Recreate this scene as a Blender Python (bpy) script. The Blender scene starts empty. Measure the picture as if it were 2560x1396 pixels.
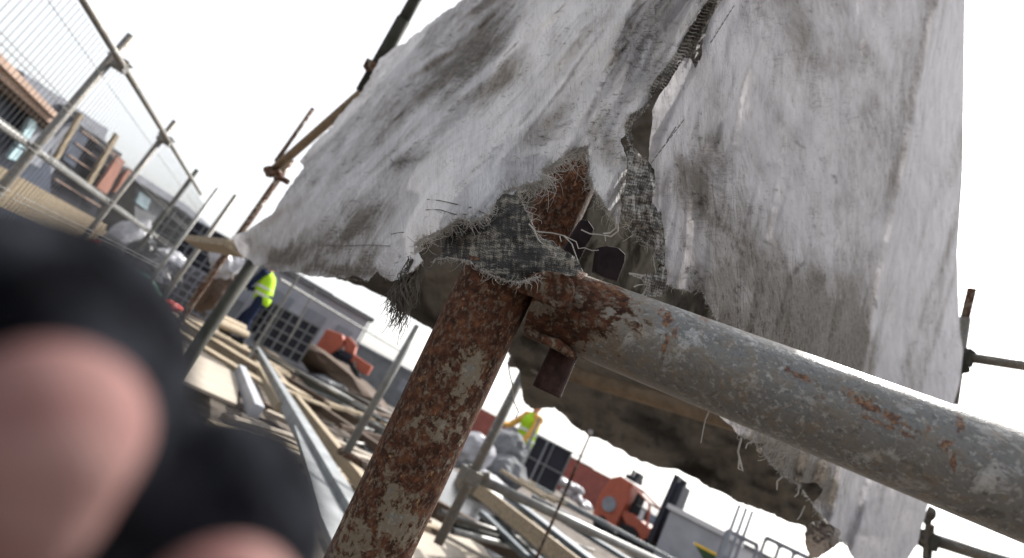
import bpy, bmesh, math, random
import numpy as np
from mathutils import Vector, Matrix
R = math.radians
scn = bpy.context.scene
COL = scn.collection
# ------------------------------------------------------------------ camera
CAMZ, PITCH, ROLL, FPX, D0 = 1.05, R(15), R(28), 1400.0, (1280.0, 698.0)
_f = np.array([0, math.cos(PITCH), math.sin(PITCH)])
_r0 = np.array([1.0, 0, 0]); _u0 = np.array([0, -math.sin(PITCH), math.cos(PITCH)])
RT = math.cos(ROLL)*_r0 + math.sin(ROLL)*_u0
UP = -math.sin(ROLL)*_r0 + math.cos(ROLL)*_u0
CAM = np.array([0, 0, CAMZ])
cd = bpy.data.cameras.new('camera'); co = bpy.data.objects.new('camera', cd); COL.objects.link(co)
m = Matrix.Identity(4)
for i in range(3):
    m[i][0], m[i][1], m[i][2], m[i][3] = RT[i], UP[i], -_f[i], CAM[i]
co.matrix_world = m
cd.lens = 36*FPX/2560; cd.sensor_width = 36; cd.sensor_fit = 'HORIZONTAL'
cd.clip_start = 0.005; cd.clip_end = 3000
cd.dof.use_dof = True; cd.dof.focus_distance = 0.37; cd.dof.aperture_fstop = 7.8
scn.camera = co
scn.render.resolution_x, scn.render.resolution_y = 1024, 558
def ray(px, py): return (px-D0[0])/FPX*RT - (py-D0[1])/FPX*UP + _f
def P(px, py, D): return CAM + ray(px, py)*D
def G(px, py, z=0.0):
    r = ray(px, py); return CAM + r*((z-CAMZ)/r[2])
def proj(V):
    d = np.asarray(V) - CAM; w = d@_f
    return D0[0]+FPX*(d@RT)/w, D0[1]-FPX*(d@UP)/w, w
def hz(px): return 1033 + (px-1102)*0.5317
# ------------------------------------------------------------------ sky, sun, exposure
sd = ray(2470, 100); sd = sd/np.linalg.norm(sd)
w = bpy.data.worlds.new('World'); scn.world = w; w.use_nodes = True
nt = w.node_tree; bg = nt.nodes['Background']
sky = nt.nodes.new('ShaderNodeTexSky'); sky.sky_type = 'NISHITA'; sky.sun_disc = False
sky.sun_elevation = math.asin(sd[2]); sky.sun_rotation = math.atan2(sd[0], sd[1])
sky.dust_density = 4.0; sky.air_density = 1.0; sky.ozone_density = 1.0
hs = nt.nodes.new('ShaderNodeHueSaturation'); hs.inputs['Saturation'].default_value = 0.22; hs.inputs['Value'].default_value = 1.2
nt.links.new(sky.outputs[0], hs.inputs['Color']); nt.links.new(hs.outputs[0], bg.inputs[0])
bg.inputs[1].default_value = 0.15
ld = bpy.data.lights.new('sun', 'SUN'); ld.energy = 4.5; ld.angle = R(0.6); ld.color = (1, .96, .9)
lo = bpy.data.objects.new('sun', ld); COL.objects.link(lo)
lo.rotation_euler = Vector(sd).to_track_quat('Z', 'Y').to_euler(); lo.location = (5, 5, 20)
vs = scn.view_settings; vs.view_transform = 'Standard'; vs.look = 'None'; vs.gamma = 1; vs.use_curve_mapping = False
vs.exposure = 0.8
# ------------------------------------------------------------------ tagging
def tag(o, label=None, cat=None, group=None, kind=None):
    if label: o['label'] = label
    if cat: o['category'] = cat
    if group: o['group'] = group
    if kind: o['kind'] = kind
    return o
def empty(name, loc, label=None, cat=None, group=None):
    o = bpy.data.objects.new(name, None); COL.objects.link(o); o.location = tuple(loc); o.empty_display_size = .1
    return tag(o, label, cat, group)
def link_mesh(name, me, mat, parent=None, loc=None):
    o = bpy.data.objects.new(name, me); COL.objects.link(o)
    if mat: me.materials.append(mat)
    if loc is not None: o.location = tuple(loc)
    if parent:
        o.parent = parent
        if loc is None: o.location = -parent.location   # mesh in world coordinates
        else: o.location = Vector(tuple(loc)) - parent.location
    return o
def mesh_np(name, V, F, smooth=True):
    me = bpy.data.meshes.new(name)
    V = np.asarray(V, dtype=np.float64)
    me.from_pydata(V.tolist(), [], [list(map(int, f)) for f in F]); me.update()
    if smooth: me.polygons.foreach_set('use_smooth', [True]*len(me.polygons))
    return me
# ------------------------------------------------------------------ numpy noise
def _h(ix, iy, s):
    n = (ix.astype(np.int64)*374761393 + iy.astype(np.int64)*668265263 + s*974634777) & 0xffffffff
    n = ((n ^ (n >> 13))*1274126177) & 0xffffffff
    return ((n ^ (n >> 16)) & 0xffffff)/0xffffff
def vn(x, y, s=0):
    x = np.asarray(x, float); y = np.asarray(y, float)
    ix, iy = np.floor(x), np.floor(y); fx, fy = x-ix, y-iy
    fx = fx*fx*fx*(fx*(fx*6-15)+10); fy = fy*fy*fy*(fy*(fy*6-15)+10)
    a, b, c, d = _h(ix, iy, s), _h(ix+1, iy, s), _h(ix, iy+1, s), _h(ix+1, iy+1, s)
    return (a*(1-fx)+b*fx)*(1-fy)+(c*(1-fx)+d*fx)*fy - .5
def fbm(x, y, s=0, o=4):
    t = 0; a = 1
    for k in range(o): t = t + a*vn(x*2**k+17*k, y*2**k+9*k, s+k); a *= .5
    return t
# ------------------------------------------------------------------ materials
class NB:
    def __init__(s, name):
        s.m = bpy.data.materials.new(name); s.m.use_nodes = True; s.t = s.m.node_tree
        s.b = s.t.nodes['Principled BSDF']; s.out = s.t.nodes['Material Output']; s.tc = s.n('TexCoord')
    def n(s, ty, **k):
        x = s.t.nodes.new('ShaderNode'+ty)
        for a, v in k.items(): setattr(x, a, v)
        return x
    def l(s, a, b): s.t.links.new(a, b)
    def vec(s, scale=(1, 1, 1), src='Object', rot=(0, 0, 0)):
        mp = s.n('Mapping'); mp.inputs['Scale'].default_value = scale; mp.inputs['Rotation'].default_value = rot
        s.l(s.tc.outputs[src], mp.inputs[0]); return mp.outputs[0]
    def noise(s, scale, detail=4, rough=.55, vec=None, dist=0):
        x = s.n('TexNoise'); x.inputs['Scale'].default_value = scale; x.inputs['Detail'].default_value = detail
        x.inputs['Roughness'].default_value = rough; x.inputs['Distortion'].default_value = dist
        s.l(vec if vec else s.tc.outputs['Object'], x.inputs['Vector']); return x.outputs['Fac']
    def ramp(s, fac, stops):
        r = s.n('ValToRGB'); e = r.color_ramp.elements
        while len(e) < len(stops): e.new(.5)
        for k, (p, c) in enumerate(stops):
            e[k].position = p; e[k].color = (c, c, c, 1) if isinstance(c, (int, float)) else (*c, 1)
        s.l(fac, r.inputs[0]); return r.outputs[0]
    def mix(s, fac, a, b, bt='MIX'):
        x = s.n('MixRGB', blend_type=bt)
        for k, v in ((0, fac), (1, a), (2, b)):
            if isinstance(v, (int, float)): x.inputs[k].default_value = v if k == 0 else (v, v, v, 1)
            elif isinstance(v, tuple): x.inputs[k].default_value = (*v, 1)
            else: s.l(v, x.inputs[k])
        return x.outputs[0]
    def math(s, op, a, b=0, clamp=False):
        x = s.n('Math', operation=op); x.use_clamp = clamp
        for k, v in ((0, a), (1, b)):
            if isinstance(v, (int, float)): x.inputs[k].default_value = v
            else: s.l(v, x.inputs[k])
        return x.outputs[0]
    def attr(s, name):
        x = s.n('Attribute'); x.attribute_name = name; return x.outputs['Fac']
    def bump(s, h, dist, strength=1, prev=None):
        x = s.n('Bump'); x.inputs['Distance'].default_value = dist; x.inputs['Strength'].default_value = strength
        s.l(h, x.inputs['Height'])
        if prev: s.l(prev, x.inputs['Normal'])
        return x.outputs[0]
    def done(s, col=None, rough=None, metal=None, normal=None):
        for k, v in (('Base Color', col), ('Roughness', rough), ('Metallic', metal)):
            if v is None: continue
            if isinstance(v, tuple): s.b.inputs[k].default_value = (*v, 1)
            elif isinstance(v, (int, float)): s.b.inputs[k].default_value = v
            else: s.l(v, s.b.inputs[k])
        if normal: s.l(normal, s.b.inputs['Normal'])
        return s.m
def plain(name, c, var=.25, scale=8, rough=.7, metal=0, bump=0, stretch=(1, 1, 1)):
    b = NB(name); v = b.vec(stretch)
    n = b.noise(scale, 5, .6, v)
    lo = tuple(x*(1-var) for x in c); hi = tuple(min(1, x*(1+var)) for x in c)
    col = b.ramp(n, [(.3, lo), (.7, hi)])
    nm = b.bump(n, bump) if bump else None
    b.b.inputs['Specular IOR Level'].default_value = .06 if rough > .85 else (.2 if rough > .55 else .4)
    return b.done(col, rough, metal, nm)
def two_tone(name, a, c, scale):
    b = NB(name); n = b.noise(scale, 5, .65, None, .8); b.b.inputs['Specular IOR Level'].default_value = .05
    return b.done(b.ramp(n, [(.40, a), (.62, c)]), 1, 0, b.bump(n, .001))
def rust_metal(name, bias, zinc=(.160, .163, .162), fine=1.0, tan=0.0):
    """galvanised steel with rust where the 'rust' attribute and noise say so"""
    b = NB(name)
    big = b.noise(55*fine, 6, .62, b.vec((1, 1, .7)), .5); med = b.noise(150*fine, 6, .66, b.vec((1, 1, .8)), .3)
    sml = b.noise(600*fine, 3, .6); a = b.attr('rust')
    mask = b.math('ADD', b.math('MULTIPLY', big, .40), b.math('MULTIPLY', med, .72))
    mask = b.math('ADD', b.math('ADD', mask, b.math('MULTIPLY', sml, .10)), b.math('ADD', a, bias-.05))
    f = b.ramp(mask, [(.60, 0), (.65, 1)])
    stain = b.ramp(mask, [(.44, 0), (.60, 1)])
    z = b.ramp(b.noise(60*fine, 8, .76, b.vec((1, 1, .9)), .6), [(.36, tuple(x*.45 for x in zinc)), (.46, zinc), (.55, tuple(x*.75 for x in zinc)), (.60, tuple(min(1, x*1.7) for x in zinc)), (.68, tuple(min(1, x*2.4) for x in zinc))])
    z = b.mix(b.ramp(b.noise(330*fine, 5, .7), [(.55, 0), (.62, .6)]), z, (.40, .40, .38))
    z = b.mix(b.ramp(b.noise(260*fine, 4, .6, b.vec((1, 1, 1), rot=(1, 2, 3))), [(.62, 0), (.66, .75)]), z, (.07, .065, .06))
    z = b.mix(b.ramp(b.noise(30*fine, 4, .6, b.vec((1, 1, .5), rot=(.5, 0, 1))), [(.45, 0), (.7, .55)]), z, (.17, .15, .12))
    z = b.mix(b.math('MULTIPLY', stain, .55+tan), z, (.20, .145, .085))
    r1 = b.ramp(b.noise(130*fine, 6, .65, b.vec((1, 1, .8), rot=(3, 1, 1)), .4), [(.32, (.022, .011, .008)), (.46, (.050, .022, .014)), (.56, (.088, .038, .022)), (.68, (.155, .068, .034))])
    r1 = b.mix(b.ramp(b.noise(260*fine, 5, .65, b.vec((1, 1, .7), rot=(2, 1, 0))), [(.52, 0), (.60, .65)]), r1, (.16, .125, .095))
    r1 = b.mix(b.ramp(b.noise(150*fine, 6, .7, b.vec((1, 1, .7), rot=(0, 2, 5))), [(.63, 0), (.67, .75)]), r1, (.36, .22, .11))
    col = b.mix(f, z, r1)
    col = b.mix(b.attr('spot'), col, b.ramp(b.noise(420*fine, 4, .6), [(.38, (.045, .02, .014)), (.5, (.12, .055, .028)), (.62, (.24, .13, .065))]))
    spc = b.math('SUBTRACT', .5, b.math('MULTIPLY', f, .38)); b.l(spc, b.b.inputs['Specular IOR Level'])
    rough = b.math('ADD', b.math('MULTIPLY', f, .35), b.math('ADD', .30, b.math('MULTIPLY', med, .28)))
    metal = b.math('MULTIPLY', b.math('SUBTRACT', 1, f), .25)
    h = b.math('ADD', b.math('MULTIPLY', f, .6), b.math('ADD', b.math('MULTIPLY', med, .8), b.math('MULTIPLY', sml, .45)))
    return b.done(col, rough, metal, b.bump(h, .0008/fine, .9))
def cloth_mat(name, base, dirt_and_shade, trans, weave=1.0, fold=47, crease=1.0, dashes=.6):
    b = NB(name)
    big = b.noise(9, 6, .62, None, .8); med = b.noise(34, 6, .68, None, 1.2); fine = b.noise(150, 4, .6)
    a = b.attr('dirt_and_shade'); st = b.attr('streak')
    m1 = b.math('ADD', b.math('MULTIPLY', big, .45), b.math('MULTIPLY', med, .5))
    m1 = b.math('ADD', m1, b.math('MULTIPLY', a, .5))
    c0 = b.ramp(b.noise(16, 5, .6, None, .5), [(.3, tuple(x*.74 for x in base)), (.65, base)])
    fr = (0, 0, R(fold))
    # lengthwise creases and darker streaks that follow the hang of the cloth
    cr = b.noise(1, 6, .6, b.vec((60, 14, 1), 'UV', fr), 1.0); cr2 = b.noise(1, 5, .6, b.vec((210, 30, 1), 'UV', fr), .6)
    rid = b.math('ABSOLUTE', b.math('SUBTRACT', cr, .5)); rid2 = b.math('ABSOLUTE', b.math('SUBTRACT', cr2, .5))
    m1 = b.math('ADD', m1, b.math('MULTIPLY', b.math('SUBTRACT', cr, .5), .30))
    col = b.mix(b.ramp(m1, [(.42, 0), (.60, .38), (.80, .92)]), c0, dirt_and_shade)
    dash = b.noise(1, 5, .7, b.vec((150, 520, 1), 'UV', (0, 0, R(18))), 1.2)
    dm = b.math('ADD', b.math('MULTIPLY', dash, .62), b.math('ADD', b.math('MULTIPLY', a, .12), b.math('ADD', b.math('MULTIPLY', med, .22), b.math('MULTIPLY', b.noise(14, 3, .5, None, .5), .30))))
    col = b.mix(b.ramp(dm, [(.63, 0), (.70, dashes)]), col, tuple(x*.45 for x in dirt_and_shade))
    spk = b.ramp(b.math('ADD', b.math('MULTIPLY', fine, .72), b.math('ADD', b.math('MULTIPLY', med, .22), b.math('MULTIPLY', a, .10))), [(.58, 0), (.65, .8)])
    col = b.mix(spk, col, tuple(x*.32 for x in dirt_and_shade))
    col = b.mix(b.ramp(rid2, [(0, .35), (.012, 0)]), col, tuple(x*.6 for x in dirt_and_shade))  # thin darker lines along the creases
    col = b.mix(st, col, tuple(x*.35 for x in dirt_and_shade))
    t1 = b.noise(1, 2, .6, b.vec((900, 60, 1), 'UV', (0, 0, .3))); t2 = b.noise(1, 2, .6, b.vec((60, 900, 1), 'UV', (0, 0, .3)))
    wn = b.math('ADD', t1, t2)
    nm = b.bump(wn, .00022*weave, .8)
    nm = b.bump(rid2, .0035*crease, .8, nm)
    nm = b.bump(rid, .013*crease, .9, nm)
    nm = b.bump(med, .005, .6, nm)
    b.done(col, .75, 0, nm)
    b.b.inputs['Specular IOR Level'].default_value = .25
    tr = b.n('BsdfTranslucent'); b.l(col, tr.inputs[0]); b.l(nm, tr.inputs['Normal'])
    mx = b.n('MixShader'); mx.inputs[0].default_value = trans
    b.l(b.b.outputs[0], mx.inputs[1]); b.l(tr.outputs[0], mx.inputs[2]); b.l(mx.outputs[0], b.out.inputs[0])
    return b.m
def weave_mat(name, dk, lt, scale=1.0, mid=.5):
    """coarse sacking: irregular light threads over dark"""
    b = NB(name); o_ = []
    mp = b.vec((1, 1, 1), 'UV', (0, 0, .35)); wob = b.n('TexNoise'); wob.inputs['Scale'].default_value = 30; wob.inputs['Detail'].default_value = 4; b.l(mp, wob.inputs[0])
    vm = b.n('VectorMath', operation='SCALE'); b.l(wob.outputs['Color'], vm.inputs[0]); vm.inputs['Scale'].default_value = .012
    va = b.n('VectorMath', operation='ADD'); b.l(mp, va.inputs[0]); b.l(vm.outputs[0], va.inputs[1])
    for d, w_, sc in (('X', 150, (420, 60, 1)), ('Y', 115, (50, 360, 1))):
        u = b.n('TexWave'); u.bands_direction = d; u.inputs['Scale'].default_value = w_*scale; u.inputs['Distortion'].default_value = 4; u.inputs['Detail'].default_value = 3; u.inputs['Detail Scale'].default_value = 2
        b.l(va.outputs[0], u.inputs[0]); nn = b.noise(1, 3, .65, b.vec(sc, 'UV', (0, 0, .35)), .25)
        o_.append(b.math('ADD', b.math('MULTIPLY', b.math('SUBTRACT', u.outputs['Fac'], .5), .16), nn))
    s = b.math('ADD', b.math('MULTIPLY', o_[0], .5), b.math('MULTIPLY', o_[1], .5))
    big = b.noise(60, 6, .7, None, .8)
    s2 = b.math('ADD', b.math('MULTIPLY', s, 1.0), b.math('MULTIPLY', b.math('SUBTRACT', big, .5), .9))
    col = b.ramp(s2, [(mid-.07, dk), (mid+.03, tuple(x*.7+y*.3 for x, y in zip(dk, lt))), (mid+.15, lt)])
    return b.done(col, .9, 0, b.bump(s, .0016, 1.0))
M = dict(
    post=rust_metal('rusted_steel', .165, (.15, .165, .16), 1.45, .25), ledger=rust_metal('galvanised_steel', -.12), rusty=rust_metal('brown_rust', .13),
    far_tube=rust_metal('weathered_tube_steel', -.08, (.13, .13, .125), .35), far_rust=rust_metal('rusty_tube_steel', .10, (.19, .17, .16), .35),
    dark_tube=plain('dark_tube_steel', (.035, .035, .028), .4, 20, .7, 0),
    tan_tube=plain('tan_painted_tube', (.20, .15, .10), .35, 20, .6, .1), pale_tube=plain('pale_galvanised_tube', (.20, .20, .19), .3, 12, .45, .4),
    pin=plain('dark_rust_pin', (.035, .018, .015), .7, 140, .8, 0, .0008),
    lug=plain('dark_forged_iron', (.016, .010, .012), .6, 90, .75, .0, .0006),
    tarp_l=cloth_mat('grey_white_tarpaulin', (.60, .60, .625), (.115, .098, .078), .13, 1.0, 47),
    tarp_r=cloth_mat('backlit_tarpaulin', (.53, .52, .545), (.125, .108, .088), .38, .5, 16, .7, .35),
    tarp_in=cloth_mat('dirt_and_shade_tarpaulin', (.085, .073, .060), (.035, .030, .024), .10, 1, 60, 1.5),  # darker copy of the tarpaulin: grime plus shade mixed into the colour
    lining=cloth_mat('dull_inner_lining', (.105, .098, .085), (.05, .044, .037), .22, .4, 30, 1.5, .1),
    tarp_mid=cloth_mat('grimy_tarpaulin_layer', (.20, .17, .15), (.17, .15, .13), .25),
    tarp_rag=weave_mat('frayed_rag_weave', (.05, .046, .042), (.33, .315, .29), 1.2, .47),
    sack=weave_mat('dark_sacking', (.012, .011, .011), (.24, .22, .18), 1.7, .525),
    hem=weave_mat('grey_hem_tape', (.06, .055, .048), (.27, .25, .22), 1.0, .48),
    thread=plain('loose_thread', (.36, .345, .32), .3, 60, .9), dthread=plain('grimy_thread', (.13, .12, .105), .4, 60, .9),
    stitch=plain('dark_stitching', (.12, .11, .10), .3, 60, .9),
    fleece=two_tone('navy_fleece', (.0018, .002, .003), (.022, .024, .030), 110), pad=two_tone('pink_palm_coating', (.18, .092, .086), (.285, .185, .170), 70),
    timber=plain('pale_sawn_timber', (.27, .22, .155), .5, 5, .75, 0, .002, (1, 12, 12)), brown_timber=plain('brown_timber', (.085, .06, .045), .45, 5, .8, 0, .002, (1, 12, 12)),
    ply=plain('plywood', (.32, .28, .23), .15, 4, .7), alu=plain('dull_galvanised_deck', (.10, .115, .125), .4, 6, .4, .6), alu_l=plain('bright_aluminium', (.20, .21, .215), .35, 6, .5, .4),
    ground=plain('dusty_concrete', (.115, .10, .088), .6, 3, .9, 0, .01),
    concrete=plain('grey_block_wall', (.15, .155, .165), .2, 2, .85), pale=plain('pale_cabin_panel', (.30, .31, .34), .15, 2, .6), white=plain('white_panel', (.55, .55, .57), .08, 2, .6),
    dark=plain('dark_opening', (.02, .021, .03), .3, 3, .6), navy=plain('navy_cladding', (.045, .055, .08), .3, 3, .5), glass=plain('pale_glazing', (.35, .48, .52), .3, 4, .15),
    roofg=plain('grey_roof_sheet', (.20, .21, .24), .2, 3, .6), salmon=plain('salmon_render', (.30, .15, .115), .15, 3, .7), fascia=plain('salmon_fascia_board', (.40, .29, .23), .2, 4, .7),
    orange=plain('orange_machine_paint', (.33, .075, .04), .15, 5, .45), redc=plain('red_container_paint', (.26, .085, .07), .2, 3, .6),
    black=plain('black_rubber', (.014, .014, .016), .3, 20, .6), mast=plain('black_steel_mast', (.018, .02, .03), .3, 10, .45, .3),
    blackbag=plain('black_plastic_sheet', (.012, .013, .018), .3, 8, .25), whitebag=plain('white_plastic_sheet', (.36, .36, .385), .25, 8, .35), greenbag=plain('green_plastic_sheet', (.02, .14, .075), .25, 8, .35), redbag=plain('red_plastic', (.50, .06, .05), .2, 8, .4),
    hivis=plain('hi_vis_yellow', (.36, .60, .02), .1, 8, .7), tape=plain('reflective_tape', (.62, .63, .62), .1, 20, .3), cloth_n=plain('navy_workwear', (.016, .022, .045), .3, 20, .9), skin=plain('skin', (.50, .27, .19), .1, 20, .6), helm=plain('white_helmet_shell', (.75, .75, .74), .05, 5, .3), ochre=plain('ochre_sleeve', (.60, .33, .08), .15, 12, .8), greyw=plain('grey_workwear', (.22, .23, .24), .25, 12, .9),
    green=plain('dark_green_paint', (.02, .06, .03), .3, 5, .5), yellow=plain('yellow_edge', (.70, .45, .05), .1, 5, .5), hill=plain('far_hill', (.17, .20, .24), .15, .02, 1), boot=plain('black_boot', (.02, .018, .016), .3, 20, .7),
)
# ------------------------------------------------------------------ geometry helpers
def frame_of(a, b):
    d = Vector(tuple(b)) - Vector(tuple(a)); L = d.length
    return d.to_track_quat('Z', 'Y').to_matrix().to_4x4(), L
def tube(name, a, b, r, mat, parent=None, n=20, nl=2, inner=None, patches=None, spots=None, wobble=0):
    """open-ended tube with a wall; local z runs along it"""
    rot, L = frame_of(a, b)
    ri = inner if inner is not None else r*.86
    V, F = [], []
    prof = [(ri, 0.0)] + [(r, L*k/nl) for k in range(nl+1)] + [(ri, L)]
    for (rr, z) in prof:
        for k in range(n):
            t = 2*math.pi*k/n; V.append((rr*math.cos(t), rr*math.sin(t), z))
    m_ = len(prof)
    for j in range(m_-1):
        for k in range(n): F.append((j*n+k, j*n+(k+1) % n, (j+1)*n+(k+1) % n, (j+1)*n+k))
    for k in range(n): F.append(((m_-1)*n+k, (m_-1)*n+(k+1) % n, (k+1) % n, k))
    V = np.array(V)
    if wobble:
        t = np.arctan2(V[:, 1], V[:, 0]); q = 1+wobble*fbm(t*2, V[:, 2]*30, 3)
        V[:, 0] *= q; V[:, 1] *= q
    me = mesh_np(name, V, F)
    if patches is not None or spots is not None:
        rm = np.array(rot.to_3x3()); W = V@rm.T + np.array(a)
        px, py, _ = proj_arr(W)
        for nm, lst in (('rust', patches or []), ('spot', spots or [])):
            v = np.zeros(len(V))
            for (cx, cy, sx, sy, ang, amp) in lst:
                ca, sa = math.cos(R(ang)), math.sin(R(ang)); dx, dy = px-cx, py-cy
                u, w_ = dx*ca+dy*sa, -dx*sa+dy*ca
                g = np.exp(-(u/sx)**2-(w_/sy)**2)
                if nm == 'spot': g = np.clip((g + .9*fbm(px/9, py/9, 5)*(g > .12) - .35)*3, 0, 1)
                v = v + amp*g if nm == 'rust' else np.maximum(v, amp*g)
            at = me.attributes.new(nm, 'FLOAT', 'POINT'); at.data.foreach_set('value', v.astype(np.float32))
    o = bpy.data.objects.new(name, me); COL.objects.link(o); me.materials.append(mat)
    mw = rot.copy(); mw.translation = Vector(tuple(a)) - (parent.location if parent else Vector((0, 0, 0)))
    o.matrix_basis = mw
    if parent: o.parent = parent
    return o
def proj_arr(W):
    d = W-CAM; w_ = d@_f
    return D0[0]+FPX*(d@RT)/w_, D0[1]-FPX*(d@UP)/w_, w_
class MB:
    def __init__(s): s.V = []; s.F = []
    def box(s, c, sx, sy, sz, rz=0, ax=None):
        """centre c, half sizes; axes from rz or a 3x3 ax"""
        A = np.array(ax) if ax is not None else np.array([[math.cos(rz), math.sin(rz), 0], [-math.sin(rz), math.cos(rz), 0], [0, 0, 1]])
        n = len(s.V)
        for i in (-1, 1):
            for j in (-1, 1):
                for k in (-1, 1): s.V.append(np.array(c)+A[0]*i*sx+A[1]*j*sy+A[2]*k*sz)
        for f in ((0, 1, 3, 2), (4, 6, 7, 5), (0, 4, 5, 1), (2, 3, 7, 6), (0, 2, 6, 4), (1, 5, 7, 3)): s.F.append([n+q for q in f])
        return s
    def bar(s, a, b, w_, h, up=(0, 0, 1)):
        a, b = np.array(a, float), np.array(b, float); d = b-a; L = np.linalg.norm(d); d = d/L
        sd_ = np.cross(d, up); sd_ = sd_/np.linalg.norm(sd_); u = np.cross(sd_, d)
        return s.box((a+b)/2, L/2, w_/2, h/2, ax=[d, sd_, u])
    def rod(s, a, b, r, n=6, r2=None):
        a, b = np.array(a, float), np.array(b, float); r2 = r if r2 is None else r2
        d = b-a; d = d/np.linalg.norm(d); t = np.array([0, 0, 1.]) if abs(d[2]) < .9 else np.array([1., 0, 0])
        u = np.cross(d, t); u /= np.linalg.norm(u); v = np.cross(d, u); n0 = len(s.V)
        for (p, q) in ((a, r), (b, r2)):
            for k in range(n):
                th = 2*math.pi*k/n; s.V.append(p+q*(math.cos(th)*u+math.sin(th)*v))
        for k in range(n): s.F.append([n0+k, n0+(k+1) % n, n0+n+(k+1) % n, n0+n+k])
        s.F.append([n0+k for k in range(n)][::-1]); s.F.append([n0+n+k for k in range(n)])
        return s
    def prism(s, pts, off):
        n0 = len(s.V); n = len(pts); off = np.array(off)
        for p in pts: s.V.append(np.array(p))
        for p in pts: s.V.append(np.array(p)+off)
        s.F.append([n0+k for k in range(n)]); s.F.append([n0+n+k for k in range(n)][::-1])
        for k in range(n): s.F.append([n0+k, n0+n+k, n0+n+(k+1) % n, n0+(k+1) % n])
        return s
    def strand(s, pts, r0, r1=None, n=3):
        """thin thread through points"""
        pts = [np.array(p, float) for p in pts]; r1 = r0*.5 if r1 is None else r1; n0 = len(s.V); m_ = len(pts)
        for i, p in enumerate(pts):
            d = pts[min(i+1, m_-1)]-pts[max(i-1, 0)]; d = d/(np.linalg.norm(d)+1e-12)
            u = np.cross(d, _f); u /= (np.linalg.norm(u)+1e-12); v = np.cross(d, u); q = r0+(r1-r0)*i/(m_-1)
            for k in range(n):
                th = 2*math.pi*k/n; s.V.append(p+q*(math.cos(th)*u+math.sin(th)*v))
        for i in range(m_-1):
            for k in range(n): s.F.append([n0+i*n+k, n0+i*n+(k+1) % n, n0+(i+1)*n+(k+1) % n, n0+(i+1)*n+k])
        return s
    def build(s, name, mat, parent=None, smooth=False, bevel=0, seg=2):
        V = np.array(s.V); c = V.mean(0)
        if parent is None: c = np.array([V[:, 0].mean(), V[:, 1].mean(), V[:, 2].min()])
        me = mesh_np(name, V-c, s.F, smooth)
        bm = bmesh.new(); bm.from_mesh(me); bmesh.ops.recalc_face_normals(bm, faces=bm.faces); bm.to_mesh(me); bm.free()
        o = link_mesh(name, me, mat, parent, c)
        if bevel:
            md = o.modifiers.new('bevel', 'BEVEL'); md.width = bevel; md.segments = seg; md.limit_method = 'ANGLE'
        return o
def blob(name, caps, voxel, mat, parent=None, smooth=6):
    """one continuous surface grown from tapered capsules"""
    bm = bmesh.new()
    for (p, q, r1, r2) in caps:
        p, q = np.array(p, float), np.array(q, float); L = np.linalg.norm(q-p)
        d = (q-p)/L if L > 1e-9 else np.array([0, 0, 1.])
        u = np.cross(d, [0, 0, 1.] if abs(d[2]) < .9 else [1., 0, 0]); u /= np.linalg.norm(u); v = np.cross(d, u)
        rings = []; NS, NR = 20, 6
        prof = [(p, r1, -math.pi/2*(1-i/NR)) for i in range(NR+1)] + [(q, r2, math.pi/2*i/NR) for i in range(NR+1)]
        for (c, r, a) in prof:
            rr, off = r*math.cos(a), r*math.sin(a)
            rings.append([bm.verts.new(c+d*off+max(rr, 1e-6)*(math.cos(2*math.pi*k/NS)*u+math.sin(2*math.pi*k/NS)*v)) for k in range(NS)])
        for A, B in zip(rings, rings[1:]):
            for k in range(NS): bm.faces.new((A[k], A[(k+1) % NS], B[(k+1) % NS], B[k]))
        bm.faces.new(rings[0][::-1]); bm.faces.new(rings[-1])
    me = bpy.data.meshes.new(name); bm.to_mesh(me); bm.free()
    o = bpy.data.objects.new(name, me); COL.objects.link(o)
    md = o.modifiers.new('r', 'REMESH'); md.mode = 'VOXEL'; md.voxel_size = voxel; md.use_smooth_shade = True
    ms = o.modifiers.new('s', 'SMOOTH'); ms.iterations = smooth; ms.factor = .5
    dg = bpy.context.evaluated_depsgraph_get(); me2 = bpy.data.meshes.new_from_object(o.evaluated_get(dg))
    o.modifiers.clear(); o.data = me2; me2.name = name; me2.materials.clear(); me2.materials.append(mat)
    me2.polygons.foreach_set('use_smooth', [True]*len(me2.polygons))
    bpy.data.meshes.remove(me)
    if parent: o.parent = parent; o.location = -parent.location
    return o
def inside(poly, X, Y):
    r = np.zeros(X.shape, bool); n = len(poly)
    for i in range(n):
        x1, y1 = poly[i]; x2, y2 = poly[(i+1) % n]
        if y1 == y2: continue
        c = ((y1 > Y) != (y2 > Y)) & (X < (x2-x1)*(Y-y1)/(y2-y1)+x1); r ^= c
    return r
def ragged(poly, amp=2.2, step=5, seed=1, keep=None):
    out = []; n = len(poly); k = 0
    for i in range(n):
        a, b = np.array(poly[i], float), np.array(poly[(i+1) % n], float); L = np.linalg.norm(b-a); m_ = max(1, int(L/step))
        nr = np.array([-(b-a)[1], (b-a)[0]])/max(L, 1e-6)
        for j in range(m_):
            p = a+(b-a)*j/m_; q = float(vn(np.array(k*.9), np.array(seed*3.3), seed))*2+float(vn(np.array(k*.31), np.array(seed*1.3), seed+5))*2; k += 1
            if keep and keep(p): q = 0
            out.append(tuple(p+nr*amp*q))
    return out
def nearest_on(poly, x, y):
    A = np.array(poly); B = np.roll(A, -1, 0); d = B-A; L2 = (d**2).sum(1)+1e-9
    t = np.clip(((x-A[:, 0])*d[:, 0]+(y-A[:, 1])*d[:, 1])/L2, 0, 1); q = A+d*t[:, None]
    e = (q[:, 0]-x)**2+(q[:, 1]-y)**2; k = e.argmin(); return q[k], math.sqrt(e[k])
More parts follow.
